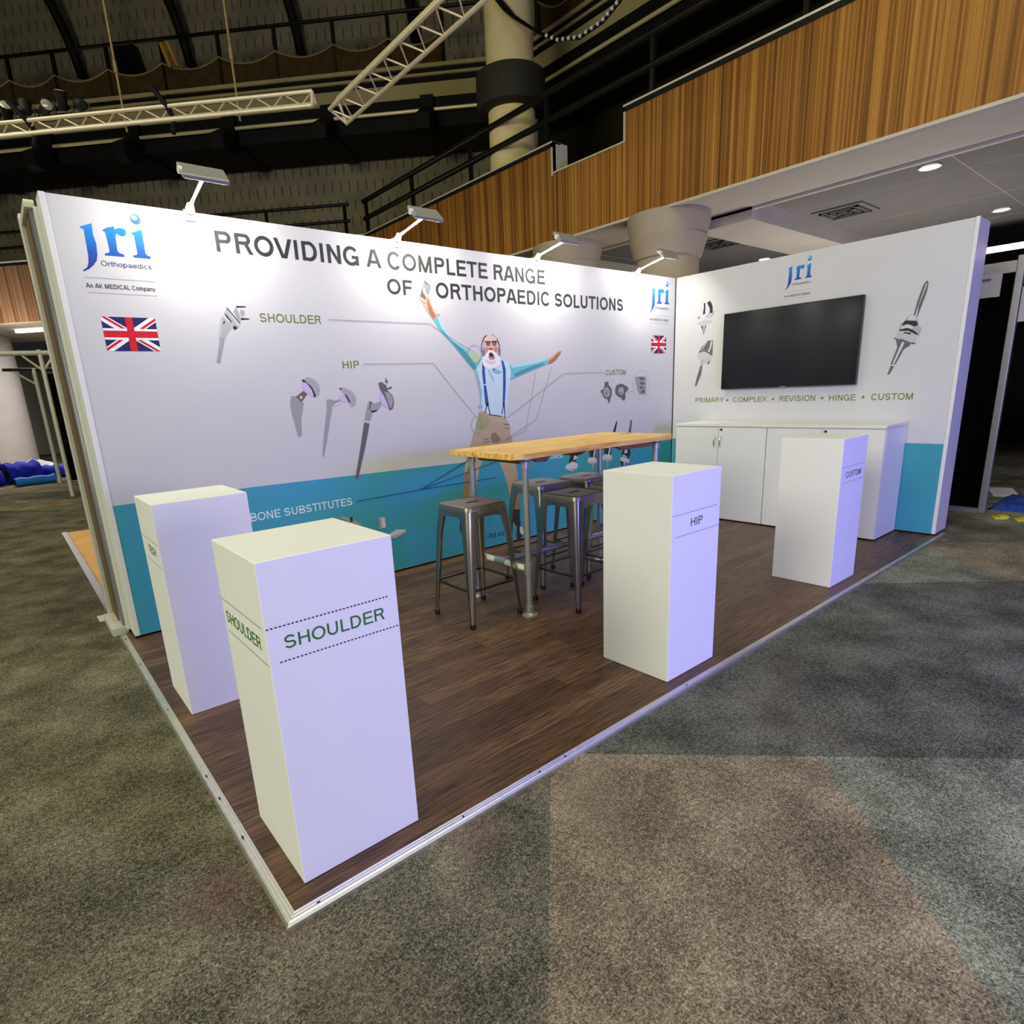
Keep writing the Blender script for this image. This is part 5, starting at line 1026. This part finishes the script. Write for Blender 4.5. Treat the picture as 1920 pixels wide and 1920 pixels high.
cabinet('white two-door cupboard behind the plinth lettered CUSTOM', .3565, 1.356, False)
mb = MB(); mb.box(CX0-.003, .3535, .954, CX1, 2.358, .981)
tag(mb.build('worktop', M['cab'], bevel=.0015, seg=1), 'long white worktop lying across both cupboards', 'worktop')
# ---- bar table
TB = thing('bar_table', 'tall wooden-topped bar table on grey pipe legs', 'table', (2.69, 1.495, 0), -.022)
hx, hy, ch = .765, .335, .085
out = [(-hx, hy), (-hx, -hy+ch*.9)]+[(-hx+ch-ch*math.cos(t*PI/10), -hy+ch*.9-ch*.9*math.sin(t*PI/10)) for t in range(1, 6)]+[(hx-.03, -hy), (hx, -hy+.03), (hx, hy)]
mb = MB(); mb.prism([(x, y, 1.005) for x, y in out], (0, 0, .036)); mb.build('tabletop', M['pine'], TB, bevel=.003)
for x in (-.50, 0.0, .50):
    mb = MB(); mb.prism([(x-.12, -.27, 1.0045), (x-.12, .27, 1.0045), (x-.12, .2, .965), (x-.12, -.2, .965)], (.05, 0, 0)); mb.build('batten', M['pine_dark'], TB)
for x0, x1 in ((-.60, -.42), (.18, .58)):
    mb = MB(); mb.prism([(x0, -.29, 1.0045), (x1, -.29, 1.0045), (x1-.05, -.29, .968), (x0+.06, -.29, .972)], (0, .03, 0)); mb.build('batten', M['pine_dark'], TB)
lx, ly = .63, .272
for x in (-lx, lx):
    for y in (-ly, ly):
        mb = MB(); mb.lathe([(.0205, .012), (.0205, .99)], (x, y), 16); lg = mb.build('leg', M['pipe'], TB)
        mb = MB(); mb.lathe([(.052, .0), (.052, .008), (.03, .016), (.0265, .02), (.0265, .065), (.022, .067)], (x, y), 20); mb.build('flange', M['pipe'], lg)
        mb = MB(); mb.lathe([(.022, .945), (.028, .947), (.028, .985), (.05, .998), (.05, 1.0045)], (x, y), 20); mb.build('flange', M['pipe'], lg)
        mb = MB(); mb.lathe([(.022, .275), (.028, .277), (.028, .345), (.022, .347)], (x, y), 16); mb.build('coupling', M['pipe'], lg)
for x in (-lx, lx):
    MB().tube((x, -ly, .31), (x, ly, .31), .02, n=14).build('cross_tube', M['lampw'] if x < 0 else M['pipe'], TB)
    mb = MB(); mb.tube((x, -.05, .31), (x, .05, .31), .027, n=14); mb.build('tee', M['pipe'], TB)
MB().tube((-lx, 0, .31), (lx, 0, .31), .02, n=14).build('stretcher', M['pipe'], TB)
# ---- stools
def make_stool(lb):
    o = thing('bar_stool', lb, 'stool', (0, 0, 0), 0, 'steel bar stools around the table')
    H, a, r = .745, .155, .035
    def rr(a, r, z, n=5):
        return [(sx*(a-r)+r*math.cos(t), sy*(a-r)+r*math.sin(t), z) for sx, sy, t0 in ((1, 1, 0), (-1, 1, PI/2), (-1, -1, PI), (1, -1, 1.5*PI)) for t in [t0+PI/2*k/n for k in range(n+1)]]
    mb = MB(); mb.loft([rr(a+.006, r+.004, H-.055), rr(a+.006, r+.004, H-.012), rr(a+.003, r+.004, H-.004), rr(a-.008, r, H), rr(a-.014, r, H-.003)]); mb.build('seat', M['seat'], o)
    mb = MB(); mb.box(-.045, -.01, H-.0028, .045, .01, H-.0015); mb.build('hand_slot', M['gap'], o)
    for sx in (-1, 1):
        for sy in (-1, 1):
            rings = []
            for z, cxy, wd, th in ((H-.03, .162, .078, .006), (H-.10, .168, .072, .006), (.55, .178, .062, .006), (.35, .188, .050, .006), (.15, .198, .036, .005), (.0, .206, .026, .005)):
                c0 = cxy; R0 = wd*.42; q = [(c0-.004, c0-wd), (c0, c0-wd+.004)]+[(c0-R0+R0*math.cos(t*PI/12), c0-R0+R0*math.sin(t*PI/12)) for t in range(7)]+[(c0-wd+.004, c0), (c0-wd, c0-.004), (c0-wd+.002, c0-th*1.5), (c0-R0-th, c0-th*2), (c0-th*2, c0-R0-th), (c0-th*1.5, c0-wd+.002)]
                rings.append([(sx*u, sy*v, z) for u, v in q])
            mb = MB(); mb.loft(rings, 0, True); lg = mb.build('leg', M['stool'], o, bevel=0)
            mb = MB(); c0 = .206; x0, x1 = sorted((sx*(c0-.027), sx*(c0+.001))); y0, y1 = sorted((sy*(c0-.027), sy*(c0+.001))); mb.box(x0, y0, 0, x1, y1, .035); mb.build('foot', M['stool_dark'], lg, bevel=.004)
    for k in range(4):
        ang = k*PI/2; R4 = Matrix.Rotation(ang, 4, 'Z'); mb = MB(); mb.M = R4
        mb.tube((-.178, -.185, .235), (.178, -.185, .235), .008, n=8); mb.build('footrest', M['stool_dark'], o)
        mb = MB(); mb.M = R4; mb.prism([(-.1, -.160, H-.03), (.1, -.160, H-.03), (.1, -.163, H-.085), (.06, -.162, H-.07), (-.06, -.162, H-.07), (-.1, -.163, H-.085)], (0, .004, 0)); mb.build('apron', M['stool'], o)
    return o
s0 = make_stool('brushed steel bar stool alone at the left end of the bar table'); s0.location = (1.842, 1.505, 0)
for x, y, rz, lb in ((2.475, 1.235, .04, 'steel bar stool in front of the table, just left of the plinth lettered HIP'), (2.655, 1.74, .02, 'steel bar stool behind the table seen between its front leg and the next stool'),
                     (3.072, 1.665, -.01, 'steel bar stool furthest right in the row behind the table'), (2.93, 1.225, .02, 'steel bar stool mostly hidden behind the plinth lettered HIP')):
    dup(s0, (x, y, 0), lb, rz)

# ================================================================== BACKGROUND
# neighbouring stand behind the back wall, seen end-on
o = thing('partition_panel', 'end of the neighbouring stand wall with pale post and brown board core', 'partition', (0, 3.0, 0))
mb = MB(); mb.box(.05, -.085, .02, 5.0, -.02, 2.49); mb.build('backing_panel', M['profile'], o)
mb = MB(); mb.box(.035, -.015, ZC, 5.0, .11, 2.50); mb.build('grey_panel', M['postg'], o)
mb = MB(); mb.box(.030, .12, ZC, 5.0, .38, 2.50); mb.build('board_core', M['mdf'], o)
mb = MB(); mb.box(.008, .39, ZC, .06, .47, 2.56); mb.build('post', M['postw'], o, bevel=.004)
mb = MB(); mb.box(.012, -.05, 2.49, .06, .40, 2.53); mb.build('top_rail', M['postw'], o, bevel=.004)
mb = MB(); mb.box(-.06, .36, ZC, .09, .50, -.012); mb.box(-.03, -.04, ZC, .06, .36, .03); mb.build('base_plate', M['postw'], o)
o = thing('stand_platform', 'pale plywood platform behind the back wall at left', 'platform', (0, 3.95, 0))
mb = MB(); mb.box(.06, 0, ZC, 5.5, 3.4, .0); mb.build('deck', M['ply'], o); mb = MB(); mb.box(.005, -.5, ZC, .058, 3.42, .006); mb.build('edging', M['postg'], o)
# left shell frame, curtains, rolls
o = thing('pole_stand', 'white pole frame with black drape at the far left', 'frame', (.45, 11.4, ZC))
MB().tube((0, 0, 0), (0, 0, 2.46), .035, n=10).build('post', M['postw'], o); MB().tube((-3.0, .0, 2.34), (.5, 0, 2.42), .04, n=10).build('beam', M['postw'], o)
MB().tube((-.24, 0, 2.36), (0, 0, 2.12), .018, n=8).build('brace', M['postw'], o); MB().tube((.2, 0, 2.4), (0, 0, 2.12), .018, n=8).build('brace', M['postw'], o)
def drape(name, lb, p, q, h, n=24):
    p = Vector(p); d = Vector(q)-p; nn = Vector((-d.y, d.x, 0)).normalized()
    pts = [p+d*k/n+nn*.03*(1 if k % 2 else -1) for k in range(n+1)]; base = p.copy()
    mb = MB(); fr_ = [x-base for x in pts]; bk = [x-base+nn*.02 for x in pts[::-1]]; ring = fr_+bk
    mb.loft([ring, [r+Vector((0, 0, h)) for r in ring]], 0, False)
    return tag(mb.build(name, M['cloth'], loc=base), lb, 'curtain')
drape('curtain', 'black drape right of the white post at far left', (.60, 11.50, .0), (2.6, 11.62, 0), 2.32)
drape('curtain', 'narrow black drape behind the white frame at far left', (.60, 14.28, .0), (2.6, 14.40, 0), 2.2)
o = thing('pole_stand', 'grey pole frame behind the white frame at far left', 'frame', (.46, 14.15, ZC))
MB().tube((0, 0, 0), (0, 0, 2.32), .04, n=10).build('post', M['postw'], o); MB().tube((-.5, 0, 2.3), (2, 0, 2.3), .03, n=10).build('beam', M['black'], o)
MB().tube((-.35, 0, 2.28), (0, 0, 2.0), .02, n=8).build('brace', M['postw'], o)
o = thing('spot_lamp', 'small glaring warm lamp at the far left edge', 'lamp', (-.26, 16.6, 2.82))
mb = MB(); mb.lathe([(.0, -.09), (.07, -.06), (.09, 0), (.07, .06), (.0, .09)], n=16, caps=False); mb.build('bulb', M['star'], o); MB().tube((0, 0, .09), (0, 0, .7), .015, n=6).build('stem', M['black'], o)
l = bpy.data.lights.new('spot_glow', 'POINT'); l.energy = 130; l.color = (1, .88, .72); l.shadow_soft_size = .1; lo = bpy.data.objects.new('spot_glow', l); C.objects.link(lo); lo.parent = o; lo.location = (0, -.25, 0)
def roll(lb, p, ang, ln, r, mat, hollow):
    o = thing('carpet_roll', lb, 'roll', p, ang, 'rolled covers on the floor at far left')
    mb = MB(); n = 20; rings = []
    for k in range(7):
        t = k/6; rr_ = r*(1+.08*math.sin(k*2.3)); rings.append([(ln*(t-.5), rr_*math.cos(2*PI*j/n), rr_*.9*(1+math.sin(2*PI*j/n))) for j in range(n)])
    mb.loft(rings); mb.build('wrap', mat, o)
    mb = MB(); mb.M = Matrix.Translation((0, 0, r*.9)); mb.tube((-ln/2-.01, 0, 0), (-ln/2+.02, 0, 0), r*.62, n=16); mb.build('hollow', M['gap'] if hollow else mat, o)
roll('dark blue roll at the picture edge at far left', (-.86, 14.8, ZC), .35, .8, .17, M['blue'], False)
roll('dark blue roll piled in the middle at far left', (-.14, 15.35, ZC), .5, .62, .24, M['blue'], True)
roll('dark blue roll next to the white post at far left', (.52, 15.75, ZC), -.3, .5, .16, M['blue'], True)
roll('light blue hollow roll lying in front of the dark blue rolls', (.06, 14.4, ZC), .25, .7, .10, M['blue2'], True)
def crumple(name, lb, cat, p, sx, sy, sz, mat, seed):
    rn = random.Random(seed); mb = MB(); n = 9; vs = []
    for j in range(n):
        for i in range(n):
            u, v = i/(n-1)*2-1, j/(n-1)*2-1; e = max(0, 1-u*u)*max(0, 1-v*v)
            vs.append((u*sx+rn.uniform(-.04, .04)*sx, v*sy+rn.uniform(-.04, .04)*sy, sz*e**.5*rn.uniform(.55, 1.05)))
    mb.add(vs, [(j*n+i, j*n+i+1, (j+1)*n+i+1, (j+1)*n+i) for j in range(n-1) for i in range(n-1)], 0, False)
    b = [k for k in range(n)]+[k*n+n-1 for k in range(1, n)]+[(n-1)*n+k for k in range(n-2, -1, -1)]+[k*n for k in range(n-2, 0, -1)]
    mb.add([(vs[k][0], vs[k][1], 0) for k in b], [list(range(len(b)))]); 
    return tag(mb.build(name, mat, loc=p), lb, cat)
crumple('plastic_sheet', 'white crumpled sheet behind the blue rolls at far left', 'sheet', (.1, 16.5, ZC), .75, .4, .42, M['sheet'], 4)
o = thing('storage_crate', 'dark blue crate with pale lid at the far left edge', 'crate', (-.85, 17.6, ZC))
mb = MB(); mb.box(-.4, -.3, 0, .4, .3, .42); mb.build('body', flat('crate_navy', (24, 26, 48), .6), o, bevel=.01); mb = MB(); mb.box(-.42, -.32, .42, .42, .32, .46); mb.build('lid', M['sheet'], o, bevel=.005)
# right: frame, curtains, sign, rubbish
o = thing('pole_stand', 'grey aluminium pole frame standing beyond the side wall', 'frame', (7.16, .02, ZC))
mb = MB(); mb.box(-.03, -.03, 0, .03, .03, 2.40); mb.build('post', M['postg'], o, bevel=.006)
mb = MB(); mb.box(-.03, .03, 2.26, .03, 2.4, 2.36); mb.build('beam', M['lampg'], o)
mb = MB(); mb.box(-.03, .03, 0, .03, 1.6, .045); mb.build('base_rail', M['postg'], o)
o = thing('fascia_sign', 'pale fascia name board hanging on the frame beyond the side wall', 'sign', (7.12, .3, 2.16))
mb = MB(); mb.box(-.008, -.16, -.12, .008, 1.2, .09); mb.build('board', M['sign'], o)
mb = MB(); mb.box(-.0095, -.08, .025, -.0085, .9, .05); mb.build('lettering', M['signink'], o)
drape('curtain', 'black drape filling the frame between side wall and grey post', (7.26, .03, .0), (7.26, 2.3, .0), 2.3)
drape('curtain', 'black drape in the distance at the right edge', (12.6, -2.6, .2), (11.8, 3.2, .2), 2.9)
mb = MB(); mb.box(10.8, -.6, 2.0, 10.83, .9, 2.45); tag(mb.build('fascia_sign', M['sign']), 'distant pale board at the right edge above the black drape', 'sign')
o = crumple('plastic_sheet', 'blue crumpled plastic heap on the carpet at the right edge', 'sheet', (7.80, -.14, ZC), .42, .16, .10, M['heap'], 8)
for x, y, a, lb in ((8.55, .12, .3, 'white board lying flat behind the blue heap at right edge'), (8.60, -.38, -.2, 'white board lying at the very right edge behind the blue heap')):
    mb = MB(); mb.box(-.3, -.12, 0, .3, .12, .012); tag(mb.build('board', M['sheet'], loc=(x, y, ZC+.001), rot=a), lb, 'board')
for x, y, lb in ((6.98, -.16, 'yellow scrap on the carpet left of the other yellow scrap'), (6.98, -.33, 'yellow scrap on the carpet nearest the right edge')):
    mb = MB(); mb.box(-.06, -.05, 0, .06, .05, .01); mb.box(-.03, -.07, .008, .08, .0, .02); tag(mb.build('scrap', flat('scrap_yellow', (214, 206, 60), .6), loc=(x, y, ZC), rot=.4), lb, 'scrap')
